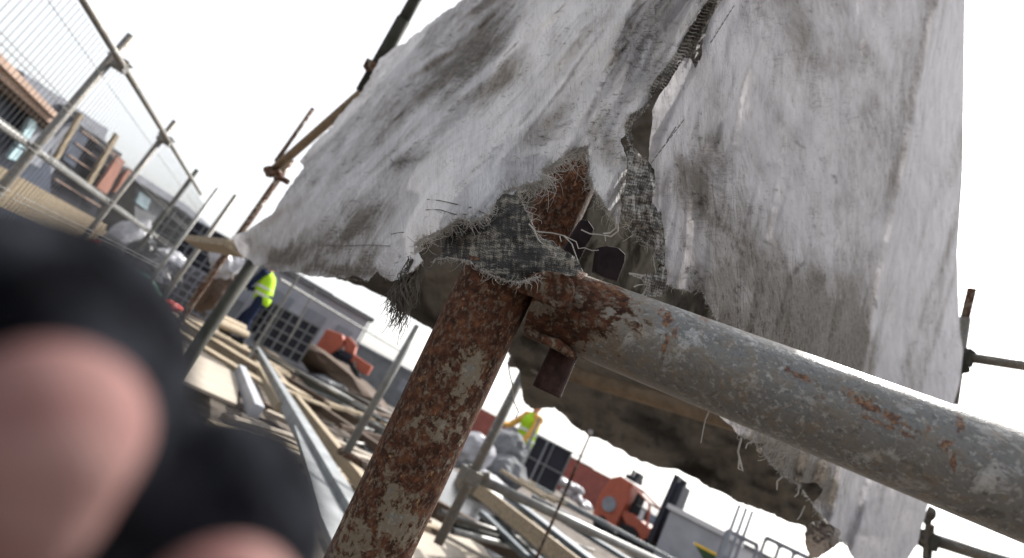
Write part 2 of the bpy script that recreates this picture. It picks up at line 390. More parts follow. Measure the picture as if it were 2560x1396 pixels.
def gauss_sum(px, py, lst):
    v = np.zeros(px.shape)
    for (cx, cy, sx, sy, ang, amp) in lst:
        ca, sa = math.cos(R(ang)), math.sin(R(ang)); dx, dy = px-cx, py-cy
        v += amp*np.exp(-((dx*ca+dy*sa)/sx)**2-((-dx*sa+dy*ca)/sy)**2)
    return v
def cloth(name, polys, Df, step, mat, parent, dirt_and_shade=(), streak=(), uvs=1.0, dfun=None):
    """sheet whose outline is polys[0] minus polys[1:], at its own depth Df, as a fine 3D surface"""
    P0 = np.array(polys[0]); x0, y0 = P0.min(0)-step; x1, y1 = P0.max(0)+step
    nx, ny = int((x1-x0)/step)+2, int((y1-y0)/step)+2
    gx = x0+np.arange(nx)*step; gy = y0+np.arange(ny)*step
    X, Y = np.meshgrid(gx, gy)
    cx, cy = X[:-1, :-1]+step/2, Y[:-1, :-1]+step/2
    K = inside(polys[0], cx, cy)
    for h in polys[1:]: K &= ~inside(h, cx, cy)
    cnt = np.zeros(X.shape, int)
    for dj in (0, 1):
        for di in (0, 1): cnt[dj:dj+ny-1, di:di+nx-1] += K
    used = cnt > 0; idx = -np.ones(X.shape, int); idx[used] = np.arange(used.sum())
    X2, Y2 = X.copy(), Y.copy()
    for j, i in np.argwhere(used & (cnt < 4)):
        best = None
        for pl in polys:
            q, e = nearest_on(pl, X[j, i], Y[j, i])
            if best is None or e < best[1]: best = (q, e)
        if best[1] < step*1.1: X2[j, i], Y2[j, i] = best[0]
    px, py = X2[used], Y2[used]
    D = Df(px, py)
    W = CAM + ((px-D0[0])/FPX)[:, None]*RT*D[:, None] - ((py-D0[1])/FPX)[:, None]*UP*D[:, None] + _f*D[:, None]
    js, is_ = np.nonzero(K)
    F = np.stack([idx[js, is_], idx[js+1, is_], idx[js+1, is_+1], idx[js, is_+1]], 1)
    c = W.mean(0); me = bpy.data.meshes.new(name)
    me.from_pydata((W-c).tolist(), [], F.tolist()); me.update()
    me.polygons.foreach_set('use_smooth', [True]*len(me.polygons))
    at = me.attributes.new('dirt_and_shade', 'FLOAT', 'POINT'); dv = gauss_sum(px, py, dirt_and_shade)  # carries real grime and the fold light and shade painted into the colour
    if dfun: dv = dv+dfun(px, py)
    at.data.foreach_set('value', dv.astype(np.float32))
    s = np.zeros(len(px))
    for (sx_, sy_, ex, ey, wd, amp) in streak:
        q = np.array([ex-sx_, ey-sy_], float); L2 = q@q
        t = np.clip(((px-sx_)*q[0]+(py-sy_)*q[1])/L2, 0, 1); dd = np.hypot(px-sx_-t*q[0], py-sy_-t*q[1])
        s = np.maximum(s, amp*np.exp(-(dd/wd)**2)*np.clip(.6+1.6*fbm(px/7, py/7, 9), 0, 1))
    at = me.attributes.new('streak', 'FLOAT', 'POINT'); at.data.foreach_set('value', s.astype(np.float32))
    uv = me.uv_layers.new(name='UVMap'); li = np.empty(len(me.loops), int); me.loops.foreach_get('vertex_index', li)
    U = np.stack([px/FPX*.42*uvs, -py/FPX*.42*uvs], 1)[li]; uv.data.foreach_set('uv', U.ravel().astype(np.float32))
    return link_mesh(name, me, mat, parent, c)
def rbf(pts):
    """smooth thin-plate surface through (x, y, depth), fitted on 1/depth"""
    A = np.array(pts, float); xy = A[:, :2]/1000; v = 1/A[:, 2]; n = len(A)
    def U(r2): return np.where(r2 > 1e-12, r2*np.log(np.maximum(r2, 1e-12))*.5, 0)
    K = U(((xy[:, None]-xy[None])**2).sum(2))+np.eye(n)*1e-4; Pm = np.hstack([np.ones((n, 1)), xy])
    S = np.block([[K, Pm], [Pm.T, np.zeros((3, 3))]]); c = np.linalg.solve(S, np.concatenate([v, np.zeros(3)]))
    def f(px, py):
        px = np.asarray(px, float); py = np.asarray(py, float)
        q = np.stack([px.ravel(), py.ravel()], 1)/1000; out = np.empty(len(q))
        for k in range(0, len(q), 20000):
            qq = q[k:k+20000]; out[k:k+20000] = U(((qq[:, None]-xy[None])**2).sum(2))@c[:n] + c[n]+qq@c[n+1:]
        return 1/np.clip(out, .2, 8).reshape(px.shape)
    return f
rng = random.Random(7)
def frays(poly, Df, n, ln, lean=(0, 1), r=.00022, seed=1, spread=.8, curl=.5):
    """loose threads growing from points along a pixel-traced torn edge"""
    rg = random.Random(seed); mb = MB(); A = np.array(poly, float); seg = np.linalg.norm(A[1:]-A[:-1], axis=1); cs = np.concatenate([[0], np.cumsum(seg)])
    for k in range(n):
        s = rg.random()*cs[-1]; i = min(np.searchsorted(cs, s)-1, len(A)-2); i = max(i, 0); p = A[i]+(A[i+1]-A[i])*((s-cs[i])/seg[i])
        a = math.atan2(lean[1], lean[0])+rg.gauss(0, spread); L = ln*min(2.4, .35+rg.expovariate(1.7)); D = float(Df(np.array([p[0]]), np.array([p[1]]))[0])-.001
        pts = []; q = p.copy()-np.array([math.cos(a), math.sin(a)])*3; c = rg.gauss(0, curl*1.5)
        for j in range(6):
            pts.append(P(q[0], q[1], D-.0006*j*rg.random())); q = q+np.array([math.cos(a), math.sin(a)])*L/5; a += c+rg.gauss(0, .25)
        mb.strand(pts, r*rg.uniform(.7, 1.4))
    return mb

# ================================================================== GROUND, far land
V = [(-400, -200, 0), (700, -200, 0), (700, 900, 0), (-400, 900, 0)]
g = mesh_np('ground', V, [(0, 1, 2, 3)], False); tag(link_mesh('ground', g, M['ground']), kind='structure')
hv = []; hf = []
for k in range(81):
    a = R(-55+k*1.6); d = 620; h = 9+16*max(0, float(fbm(np.array(k*.13), np.array(2.), 4))+.35)
    hv += [(d*math.sin(a), d*math.cos(a), 0), (d*math.sin(a), d*math.cos(a), h), ((d+120)*math.sin(a), (d+120)*math.cos(a), 0)]
for k in range(80): hf += [(3*k, 3*k+3, 3*k+4, 3*k+1), (3*k+1, 3*k+4, 3*k+5, 3*k+2)]
tag(link_mesh('hills', mesh_np('hills', hv, hf), M['hill']), kind='structure')

# ================================================================== NEAR SCAFFOLD CORNER
std = empty('scaffold_standard', P(800, 1650, .33), 'thick rust covered upright scaffold tube nearest the camera', 'scaffold tube')
pp = [(1190, 900, 40, 70, 20, -.14), (1150, 980, 40, 75, 25, -.14), (985, 1230, 60, 50, 30, -.12), (890, 1350, 70, 60, 20, -.15), (1000, 1310, 60, 45, 10, -.18), (1080, 1080, 60, 40, 0, -.10), (1210, 760, 100, 90, 0, .25), (1290, 880, 35, 120, 27, .15)]
A0 = P(808, 1630, .335); A1 = P(1257, 680, .352)
tube('upright_tube', A0, A1, .02415, M['post'], std, 160, 560, .020, pp, wobble=.006)
tube('spigot', P(1296, 735, .43), P(1452, 405, .468), .0205, M['post'], std, 96, 240, .015, [(1400, 540, 40, 60, 0, .10), (1440, 450, 50, 30, 0, .15)], wobble=.012)
led = empty('scaffold_ledger', P(1440, 780, .348), 'grey galvanised scaffold rail with rust patches running down to the right', 'scaffold tube')
lp = [(1380, 800, 90, 130, 0, .34), (1490, 720, 90, 28, 20, .26), (1520, 800, 70, 50, 30, .16), (1560, 760, 45, 25, 30, .14), (1480, 830, 90, 30, 30, .10), (1600, 830, 60, 24, 20, .10), (1640, 790, 55, 18, 20, .08), (2000, 1080, 300, 40, 22, .03)]
ls = [(1667, 796, 22, 20, 0, 1), (1664, 860, 7, 40, 12, .9), (1685, 830, 10, 14, 0, .8), (1995, 938, 40, 8, 28, .9), (2012, 946, 14, 12, 0, 1), (2170, 1012, 75, 13, 26, 1), (2235, 1050, 52, 9, 26, .95), (2200, 1058, 60, 6, 24, .85), (2270, 1088, 34, 6, 24, .9), (2058, 996, 8, 9, 0, .8), (2400, 1060, 11, 20, 0, .9), (2365, 1110, 22, 14, 20, 1), (2384, 1158, 7, 26, -5, .9), (2322, 1073, 11, 7, 20, .8), (1758, 797, 14, 6, 15, .7), (2190, 1160, 6, 5, 0, .7), (1520, 720, 50, 8, 25, .6)]
def on(px, D): return P(px, 794+(px-1468)*.3866, D)
L0 = on(1405, .349); L1 = on(2900, .235)
tube('ledger_tube', L0, L1, .02415, M['ledger'], led, 200, 900, .0205, lp, ls, wobble=.004)
tube('end_collar', on(1352, .353), on(1432, .3475), .0252, M['rusty'], led, 96, 60, .012, None, wobble=.02)
mb = MB(); mb.prism([P(x, y, .306+(.022*max(0, 1400-x)/140)) for x, y in ((1262, 712), (1300, 690), (1368, 678), (1405, 683), (1432, 698), (1440, 726), (1430, 758), (1412, 772), (1385, 770), (1335, 745), (1290, 730))], _f*.034)
mb.build('upper_jaw', M['rusty'], led, bevel=.0075, seg=5, smooth=True)
mb = MB(); mb.prism([P(x, y, .322) for x, y in ((1345, 852), (1380, 872), (1440, 905), (1438, 880), (1400, 850), (1352, 838))], _f*.026)
mb.build('lower_jaw', M['rusty'], led, bevel=.002, seg=3)
mb = MB(); mb.rod(P(1414, 872, .345), P(1366, 981, .340), .0090, 24, .0094)
mb.build('wedge_pin', M['pin'], led, bevel=.0010, seg=3)
for nm_lab, pts, D in (('dark wedge lug half hidden behind the rusty upright', ((1454, 548), (1470, 551), (1485, 572), (1481, 590), (1466, 614), (1449, 652), (1440, 665), (1405, 640), (1425, 595)), .395), ('square dark wedge lug standing free above the grey rail', ((1496, 619), (1519, 615), (1546, 620), (1564, 636), (1562, 655), (1544, 703), (1515, 694), (1487, 680)), .385)):
    mb = MB(); mb.prism([P(x, y, D) for x, y in pts], _f*.016)
    tag(mb.build('wedge_lug', M['lug'], None, bevel=.0008, seg=2), nm_lab, 'scaffold lug', 'lugs seen through the torn sheet')

# ================================================================== TARPAULIN
DL = rbf([(1500, 400, .395), (1250, 470, .375), (1450, 250, .42), (1700, 90, .45), (1560, 80, .43), (1650, -60, .46), (1000, 690, .41), (1060, 560, .40), (1080, 500, .42), (1160, 430, .42), (1540, 520, .39), (1440, 100, .47), (1300, 300, .46),
          (930, 680, .52), (1000, 500, .58), (1180, 300, .62), (1300, 120, .66), (1400, -60, .70), (800, 650, .85), (800, 500, 1.05), (700, 560, 1.4), (640, 640, 1.6), (600, 590, 1.8), (740, 420, 1.7), (1000, 200, 1.35), (900, 231, 1.75), (1130, 0, 1.6), (1200, -100, 1.5), (1000, 350, .95), (860, 400, 1.2)])
def DLf(px, py):
    D = DL(px, py); th = np.arctan2(py+700, 2150-px); rr = np.hypot(py+700, 2150-px)
    w_ = th+.012*fbm(px/260, py/260, 3, 2)
    f = 1.0*vn(w_*13, rr/1100, 11)+.55*(.25-np.abs(vn(w_*24, rr/700, 12)))+.30*vn(w_*48, rr/420, 13)+.10*vn(w_*110, rr/260, 14)
    f = f+.22*fbm(px/120, py/120, 21, 4)
    near = np.clip((1.0-D)/.6, 0, 1)
    s = (px-1560)*.93+(py-80)*.36      # long ridge down the front flap
    f = f-.55*np.exp(-((px-1560+(py-80)*.46)/38)**2)*np.clip((420-py)/250, 0, 1)
    f = f-.45*np.exp(-((px-1085+(py-495)*.75)/26)**2)*np.clip((py-380)/100, 0, 1)
    f = f+.6*vn(w_*30+fbm(px/300, py/300, 91, 2), rr/900, 15)
    ac, al = w_*1500, rr
    for k, (pa, pl_, am) in enumerate(((120, 700, .8), (60, 380, .75), (28, 170, .32), (14, 80, .10))): f = f+am*(.25-np.abs(vn(ac/pa+.6*fbm(px/200, py/200, 94+k, 2), al/pl_, 95+k)))*2
    return D*(1+f*(.062+.055*(1-near)))
def dL(px, py):
    th = np.arctan2(py+700, 2150-px); rr = np.hypot(py+700, 2150-px)
    w_ = th+.02*fbm(px/220, py/220, 93, 3)
    left = np.clip((1450-px+(300-py)*.5)/350, 0, 1)
    v = .55*(vn(w_*17, rr/500, 81)+.6*vn(w_*45, rr/260, 82)+.5*vn(w_*100, rr/170, 83)+.5*fbm(px/130, py/90, 84, 4))  # grime streaks along the folds, also standing in for fold shading
    v = v*(.50+.6*left)+.22*left-.16
    for (x0, y0, x1, y1, wd, a) in ((1320, 90, 900, 470, 9, .5), (1560, 90, 1440, 330, 26, .35), (1140, 200, 700, 620, 12, .35), (1125, 440, 960, 660, 20, .4), (1080, 40, 740, 560, 10, .3), (1250, 330, 960, 600, 14, .25), (860, 330, 660, 600, 8, .3)):  # fold ridges brightened in the colour, as painted highlights
        q = np.array([x1-x0, y1-y0], float); t = np.clip(((px-x0)*q[0]+(py-y0)*q[1])/(q@q), 0, 1)
        v = v-a*np.exp(-((np.hypot(px-x0-t*q[0], py-y0-t*q[1])+12*vn(t*9, t*0, 85))/wd)**2)
    return v
PL = [(1205, -260), (1182, -60), (1156, 0), (1087, 48), (1017, 102), (952, 145), (904, 231), (861, 274), (829, 317), (775, 371), (748, 405), (760, 418), (745, 440), (721, 473), (678, 537), (608, 580), (578, 592), (598, 631), (635, 661), (694, 682), (737, 678), (775, 690), (796, 693), (839, 693), (861, 698), (882, 688), (917, 704), (941, 680), (939, 670), (950, 687), (982, 703), (1004, 698), (1029, 680), (1058, 651), (1042, 630), (1050, 601), (1076, 597), (1101, 579), (1129, 561), (1151, 547), (1187, 556), (1222, 536), (1240, 508), (1258, 483), (1279, 488), (1307, 465), (1357, 454), (1361, 429), (1375, 418), (1404, 397), (1429, 379), (1449, 376), (1469, 366), (1465, 397), (1472, 432), (1483, 472), (1501, 497), (1519, 526), (1537, 551), (1544, 575), (1552, 536), (1556, 490), (1565, 440), (1570, 400), (1556, 362), (1552, 348), (1565, 335), (1564, 310), (1574, 287), (1597, 277), (1619, 255), (1626, 222), (1648, 187), (1674, 155), (1700, 116), (1726, 68), (1752, 29), (1774, -5), (1830, -100), (1900, -260)]
tarp = empty('tarpaulin', P(1450, 420, .40), 'large torn grey white sheet draped over the scaffold corner', 'tarpaulin')
dl = [(1150, 210, 120, 60, -45, .55), (1010, 400, 60, 35, -30, .75), (900, 560, 110, 60, -50, .5), (1100, 60, 130, 40, -45, .3), (1260, 210, 70, 40, -45, .45), (1620, 110, 70, 90, 20, .5), (1545, 130, 22, 90, 25, .5), (1500, 320, 45, 60, 30, .4), (1400, 240, 30, 90, 30, .3), (1340, 320, 90, 25, -20, .35), (1530, 390, 40, 50, 0, .45), (960, 690, 40, 20, 30, .5), (700, 640, 60, 30, 10, .45), (850, 680, 90, 16, 5, .5), (1560, 470, 20, 60, 0, .6), (1210, 120, 50, 80, 45, .3), (780, 600, 60, 40, -40, .3), (1640, 230, 30, 50, 20, .45)]
sl = [(1390, 320, 1440, 300, 3, .6), (1180, 430, 1230, 390, 3, .5), (1535, 150, 1500, 215, 5, .8), (1565, 95, 1535, 150, 4, .7), (1650, 80, 1610, 60, 4, .6), (1680, 110, 1610, 85, 4, .5), (1515, 275, 1570, 290, 2.5, .9), (985, 410, 1040, 398, 6, .9), (1000, 420, 975, 398, 3, .8), (1150, 130, 1225, 120, 2.5, .6), (1150, 165, 1220, 160, 2, .5), (1200, 395, 1260, 360, 3, .5), (1500, 215, 1470, 290, 4, .6), (1700, 60, 1600, 40, 3, .4)]
sheetL = cloth('left_sheet', [ragged(PL, 1.8, 5, 3, lambda p: p[1] < 0 or p[0] < 600)], DLf, 4.5, M['tarp_l'], tarp, dl, sl, dfun=dL)
# grommet eye in the lower hem
e = P(745, 645, 1.24); mb = MB()
for k in range(12):
    a, b_ = 2*math.pi*k/12, 2*math.pi*(k+1)/12
    mb.rod(e+.007*(math.cos(a)*RT+1.6*math.sin(a)*UP), e+.007*(math.cos(b_)*RT+1.6*math.sin(b_)*UP), .0035, 6)
mb.build('eyelet', M['black'], tarp)
# right-hand sheet
DR = rbf([(1640, 300, .44), (1640, 420, .415), (1660, 600, .40), (1690, 700, .395), (1780, 780, .41), (1800, 40, .49), (1760, 150, .47), (1830, -200, .55), (1790, 1036, .50), (1900, 1110, .56), (1900, 700, .50), (1900, 300, .58), (2000, 0, .68), (2050, 500, .68), (2100, 900, .74), (2060, 1230, .78), (2200, 1000, .95), (2260, 400, 1.05), (2330, 0, 1.15), (2180, 900, .95), (2150, 1390, .95), (2300, 1250, 1.5), (2400, 850, 1.9), (2411, 229, 2.1), (2415, -100, 2.2), (2380, 600, 1.7), (2270, 1390, 1.4), (2380, 1010, 1.7)])
def DRf(px, py):
    D = DR(px, py)
    f = .8*vn(px/210+py/900, py/700, 31)+.6*fbm(px/170+2, py/230, 32, 4)
    cl = px-(2352-(py)*.205)             # long crease
    right = np.clip(cl/60, 0, 1)
    st = vn((px+py*.28)/34, py/420, 33)+.6*vn((px+py*.35)/16, py/200, 34)
    f = f+right*st*.7-1.1*np.exp(-(cl/16)**2)+.5*np.exp(-((cl-34)/26)**2)
    f = f-.8*np.exp(-((px-1790+(py-60)*.46)/22)**2)*np.clip((430-py)/100, 0, 1)
    low = np.clip((py-1020)/80, 0, 1); f = f+low*(vn((px+py*.3)/26, py/150, 36)*.9+.6*fbm(px/60, py/60, 37))
    for k, (pa, pl_, am) in enumerate(((150, 500, .6), (70, 260, .7), (30, 110, .28))): f = f+am*(.25-np.abs(vn((px+py*.25)/pa+.6*fbm(px/200, py/200, 98+k, 2), py/pl_, 99+k)))*2
    return D*(1+.045*f)
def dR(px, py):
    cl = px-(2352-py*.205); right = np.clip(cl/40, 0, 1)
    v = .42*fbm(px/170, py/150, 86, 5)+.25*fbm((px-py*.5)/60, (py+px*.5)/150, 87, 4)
    v = v*(1-.5*right)-.50*np.exp(-(cl/7)**2)-.25*right+right*.75*(vn((px+py*.28)/26, py/300, 88)+.6*vn((px+py*.3)/12, py/160, 89))  # crease line painted bright like a highlight, over the real grime
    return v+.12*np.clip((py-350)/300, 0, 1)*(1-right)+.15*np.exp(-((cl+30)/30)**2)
PR = [(1960, -260), (1860, -100), (1806, 0), (1790, 22), (1774, 52), (1758, 97), (1755, 139), (1739, 172), (1728, 148), (1710, 142), (1694, 171), (1668, 213), (1648, 239), (1632, 274), (1631, 316), (1624, 352), (1621, 403), (1630, 422), (1639, 468), (1626, 511), (1651, 533), (1659, 579), (1664, 612), (1659, 658), (1668, 680), (1665, 712), (1691, 722), (1730, 730), (1746, 712), (1761, 746), (1778, 770), (1787, 793), (1800, 830), (1808, 900), (1800, 980), (1791, 1036), (1830, 1068), (1843, 1087), (1894, 1112), (1922, 1104), (1905, 1118), (1887, 1124), (1926, 1158), (1954, 1193), (1993, 1209), (2040, 1206), (2060, 1225), (2030, 1262), (2057, 1295), (2098, 1327), (2092, 1343), (2117, 1368), (2133, 1396), (2160, 1450), (2190, 1520), (2262, 1520), (2271, 1396), (2293, 1359), (2322, 1257), (2350, 1120), (2384, 1012), (2400, 954), (2408, 876), (2400, 832), (2396, 718), (2394, 630), (2408, 430), (2411, 229), (2414, 0), (2420, -260)]
dr = [(1760, 500, 90, 110, 0, .45), (1700, 430, 60, 90, 20, .25), (1900, 780, 190, 150, 20, .55), (2080, 880, 150, 90, 20, .55), (1850, 620, 120, 90, 0, .40), (1900, 30, 40, 90, -10, .25), (1790, 360, 60, 60, 30, .30), (1990, 60, 30, 150, -12, .20), (2130, 720, 60, 120, 0, .30), (1960, 1160, 100, 50, 35, .9), (2060, 1220, 40, 30, 0, .6), (2330, 700, 30, 300, 12, .15), (2200, 1250, 40, 60, 0, .2), (2040, 700, 20, 20, 0, .6)]
sr = [(2010, 655, 1970, 700, 6, .9), (1975, 690, 2000, 700, 5, .7), (2050, 700, 2040, 725, 12, .8), (2085, 440, 2090, 455, 5, .8), (1990, 355, 2010, 370, 4, .5), (1900, 600, 1930, 612, 3, .6), (1745, 350, 1760, 340, 4, .7), (1840, 470, 1860, 520, 3, .4), (2180, 720, 2192, 770, 4, .7), (1930, 470, 1950, 480, 3, .5), (2030, 560, 2060, 590, 4, .5)]
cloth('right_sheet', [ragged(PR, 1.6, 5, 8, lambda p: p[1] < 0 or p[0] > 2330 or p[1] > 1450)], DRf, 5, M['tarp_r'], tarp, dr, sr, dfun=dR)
# torn hem tape between the two sheets
PH = [(1840, -120), (1774, -5), (1752, 29), (1726, 68), (1700, 116), (1674, 155), (1648, 187), (1628, 218), (1619, 255), (1597, 277), (1574, 287), (1562, 312), (1566, 338), (1578, 372), (1600, 396), (1618, 408), (1590, 372), (1577, 330), (1583, 305), (1600, 290), (1622, 266), (1640, 232), (1660, 208), (1674, 193), (1694, 158), (1714, 150), (1728, 165), (1741, 172), (1752, 129), (1762, 95), (1774, 52), (1792, 22), (1806, 0), (1870, -120)]
def DH(px, py): return DLf(px, py)*.995+.004*vn(px/9+py/14, py/9, 41)
cloth('torn_hem', [ragged(PH, 2.2, 4, 12)], DH, 3, M['hem'], tarp)
mb = MB()
A = [(1779, -2), (1754, 30), (1728, 70), (1702, 117), (1676, 157), (1650, 190), (1630, 222)]
for i in range(len(A)-1):
    for t in (0, .2, .4, .6, .8):
        x = A[i][0]+(A[i+1][0]-A[i][0])*t; y = A[i][1]+(A[i+1][1]-A[i][1])*t; D = float(DLf(np.array([x]), np.array([y]))[0])-.002
        mb.strand([P(x-3, y-1, D), P(x+6, y+3, D-.0015), P(x+17, y+3, D-.001), P(x+24, y+8, D+.001)], .00045, .0003)
mb.build('overlock_stitches', M['thread'], tarp)['kind'] = 'stuff'
PI_ = [(1360, 380), (1560, 360), (1640, 430), (1720, 560), (1800, 760), (1830, 860), (1700, 830), (1560, 790), (1440, 760), (1380, 660), (1340, 520)]
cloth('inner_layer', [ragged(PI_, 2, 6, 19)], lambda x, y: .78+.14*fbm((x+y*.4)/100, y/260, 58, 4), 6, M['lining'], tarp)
# drooping rag below the seam
PF1 = [(1560, 360), (1590, 385), (1618, 406), (1632, 420), (1640, 465), (1628, 505), (1650, 530), (1659, 570), (1662, 612), (1657, 660), (1640, 650), (1632, 622), (1612, 610), (1590, 590), (1575, 572), (1556, 545), (1551, 500), (1566, 450), (1572, 400)]
DF1 = rbf([(1560, 360, .40), (1620, 410, .405), (1570, 500, .385), (1640, 520, .39), (1650, 650, .385), (1590, 590, .39)])
cloth('grimy_rag', [ragged(PF1, 2.6, 4, 21)], lambda x, y: DF1(x, y)-.012*np.abs(vn((x-y*.25)/26, y/60, 51))-.006*fbm(x/14, y/30, 52), 3, M['tarp_rag'], tarp)
PF2 = [(1560, 740), (1604, 738), (1612, 730), (1606, 712), (1630, 690), (1648, 684), (1654, 664), (1664, 664), (1668, 700), (1660, 735), (1640, 745), (1618, 736), (1606, 742)]
PF2 = [(1572, 684), (1612, 690), (1640, 676), (1652, 664), (1662, 668), (1668, 700), (1660, 738), (1640, 744), (1615, 738), (1606, 742), (1612, 722), (1604, 700)]
cloth('curled_scrap', [ragged(PF2, 2.5, 4, 23)], lambda x, y: .372-.008*vn((x+y)/22, y/22, 53)+0*x, 2.5, M['tarp_rag'], tarp)
# dark sacking patch under the flap
PS = [(1151, 547), (1187, 556), (1222, 536), (1240, 508), (1256, 484), (1280, 488), (1298, 490), (1312, 520), (1330, 556), (1340, 590), (1372, 600), (1400, 620), (1436, 640), (1452, 668), (1440, 690), (1400, 684), (1376, 680), (1368, 690), (1345, 694), (1318, 700), (1290, 708), (1270, 700), (1250, 692), (1225, 688), (1200, 672), (1175, 655), (1150, 640), (1120, 645), (1095, 652), (1078, 660), (1090, 640), (1102, 632), (1115, 600), (1130, 575)]
DS = rbf([(1120, 600, .375), (1200, 640, .335), (1290, 690, .318), (1360, 680, .318), (1440, 670, .33), (1250, 500, .37), (1300, 560, .345), (1400, 620, .345), (1180, 560, .372)])
cloth('sacking_patch', [ragged(PS, 2.6, 4, 31)], lambda x, y: DS(x, y)+.010*vn((x*.5+y)/60, (x-y*.4)/90, 61)+.004*fbm(x/28, y/28, 62), 3, M['sack'], tarp)
# loose threads
def edge(D, off=-.002): return lambda x, y: D(x, y)+off
e1 = [(941, 680), (982, 703), (1029, 680), (1058, 651)]
e2 = [(1042, 630), (1050, 601), (1101, 579), (1151, 547), (1187, 556), (1222, 536), (1258, 483)]
e3 = [(1258, 483), (1307, 465), (1357, 454), (1361, 429), (1375, 418), (1404, 397), (1429, 379), (1469, 366)]
e4 = [(1469, 370), (1472, 432), (1483, 472), (1501, 497), (1519, 526), (1540, 560)]
e5 = [(1078, 658), (1120, 645), (1175, 655), (1225, 688), (1290, 708), (1345, 694), (1376, 680)]
for pl, D, n, ln, lean, seed, mt, r in ((e1, DLf, 60, 12, (.2, 1), 1, 'thread', .0002), (e2, DLf, 480, 24, (.3, .9), 2, 'thread', .00028), (e3, DLf, 560, 36, (.5, .9), 3, 'thread', .00025), (e4, DLf, 260, 22, (-.5, .9), 4, 'thread', .00022), (e5, DS, 200, 20, (.1, 1), 5, 'thread', .00022), ([(1298, 490), (1312, 520), (1330, 556), (1340, 590), (1400, 620)], DS, 120, 16, (.9, .2), 6, 'thread', .0002),
        (PF1[7:], DF1, 160, 16, (-.2, 1), 7, 'thread', .00022), ([(1659, 650), (1665, 712), (1691, 722), (1730, 730), (1746, 712), (1787, 793)], DRf, 160, 12, (-.3, 1), 8, 'thread', .0002), ([(1843, 1087), (1894, 1110), (1926, 1158), (1993, 1209), (2057, 1295), (2092, 1343), (2133, 1396)], DRf, 160, 14, (-.5, 1), 9, 'thread', .0004), ([(640, 661), (694, 682), (775, 690), (861, 698), (917, 704)], DLf, 120, 7, (0, 1), 10, 'dthread', .0004), (PH[5:16], DH, 150, 12, (.7, .3), 11, 'thread', .00022)):
    frays(pl, D, n, ln, lean, r, seed).build('frayed_threads', M[mt], tarp)['kind'] = 'stuff'
# knotted tassel hanging off the flap corner
mb = MB(); rg = random.Random(5)
for k in range(150):
    x, y = rg.uniform(1020, 1062), rg.uniform(640, 690); tx, ty = rg.gauss(988, 17), rg.gauss(775, 26)
    if rg.random() < .12: ty += 30; tx -= 5
    pts = []; ph = rg.uniform(0, 6.28); D = .405+rg.uniform(-.006, .006)
    for j in range(12):
        t = j/11; bul = math.sin(t*math.pi)*14
        pts.append(P(x+(tx-x)*t+bul*math.sin(ph+t*7)+rg.gauss(0, 1.6), y+(ty-y)*t+bul*.4*math.cos(ph*2+t*9), D+.003*math.sin(ph+t*5)))
    mb.strand(pts, .00042, .00025)
mb.build('tassel', M['dthread'], tarp)['kind'] = 'stuff'
mb = MB()
for pts, D, r in (([(1322, 560), (1335, 575), (1345, 600), (1370, 622), (1400, 638), (1432, 648), (1440, 660), (1445, 668)], .338, .0005), ([(1345, 580), (1380, 583), (1410, 590), (1430, 610), (1440, 640), (1450, 668), (1458, 680)], .338, .00045), ([(1410, 590), (1440, 605), (1445, 622), (1460, 620), (1480, 627), (1496, 626)], .34, .00035), ([(1400, 590), (1402, 605)], .338, .0004), ([(1440, 650), (1436, 664), (1450, 676), (1457, 682)], .337, .0004), ([(1452, 575), (1475, 585), (1500, 587), (1512, 590), (1514, 604)], .38, .0005), ([(1544, 560), (1546, 578), (1528, 592), (1510, 588)], .383, .0007), ([(1538, 540), (1540, 570), (1525, 583), (1508, 584)], .383, .0007),
                 ([(1572, 684), (1590, 686), (1610, 690)], .37, .0006), ([(1584, 718), (1596, 713), (1608, 712)], .37, .0005), ([(1612, 730), (1604, 738), (1612, 744), (1618, 738)], .37, .0006), ([(1632, 640), (1636, 660), (1640, 680)], .378, .0003),
                 ([(1779, 1015), (1764, 1050), (1758, 1075), (1753, 1108)], .52, .0006), ([(1853, 1095), (1844, 1130), (1852, 1160), (1856, 1178), (1846, 1172), (1848, 1140)], .53, .0011), ([(1880, 1104), (1868, 1110), (1864, 1122)], .54, .0008), ([(1954, 1193), (1942, 1204), (1942, 1225)], .6, .0011), ([(1998, 1212), (1996, 1235), (1986, 1243)], .62, .001), ([(2012, 1265), (2000, 1290), (1993, 1300)], .65, .0009),
                 ([(1270, 905), (1274, 935), (1280, 960), (1284, 1000), (1296, 1030), (1290, 1045)], .7, .0011)):
    P3 = [P(x+rng.uniform(-1, 1), y, D) for x, y in pts]; mb = MB(); mb.strand(P3, r, r*.7, 5); mb.build('hanging_thread', M['thread'], tarp)
mb = MB()
for pts in ([(1068, 500), (1100, 503), (1140, 510), (1175, 520), (1205, 532), (1225, 540)], [(1064, 524), (1100, 526), (1135, 536), (1165, 536), (1190, 540)], [(750, 612), (800, 614), (860, 616), (920, 613), (975, 616)], [(978, 585), (995, 581), (1010, 582)]):
    P3 = [P(x, y+rng.uniform(-1.5, 1.5), float(DLf(np.array([float(x)]), np.array([float(y)]))[0])-.0015) for x, y in pts]; mb.strand(P3, .00032, .00032, 5)
for (a, b_) in (((1835, 15), (1775, 110)), ((1710, 300), (1625, 412)), ((1690, 318), (1668, 352))):
    for k in range(9):
        t0, t1 = k/9, k/9+.075
        P3 = [P(a[0]+(b_[0]-a[0])*t, a[1]+(b_[1]-a[1])*t, float(DRf(np.array([a[0]+(b_[0]-a[0])*t]), np.array([a[1]+(b_[1]-a[1])*t]))[0])-.002) for t in (t0, t1)]
        mb.strand(P3, .0004, .00035, 5)
mb.build('stitching', M['stitch'], tarp)['kind'] = 'stuff'
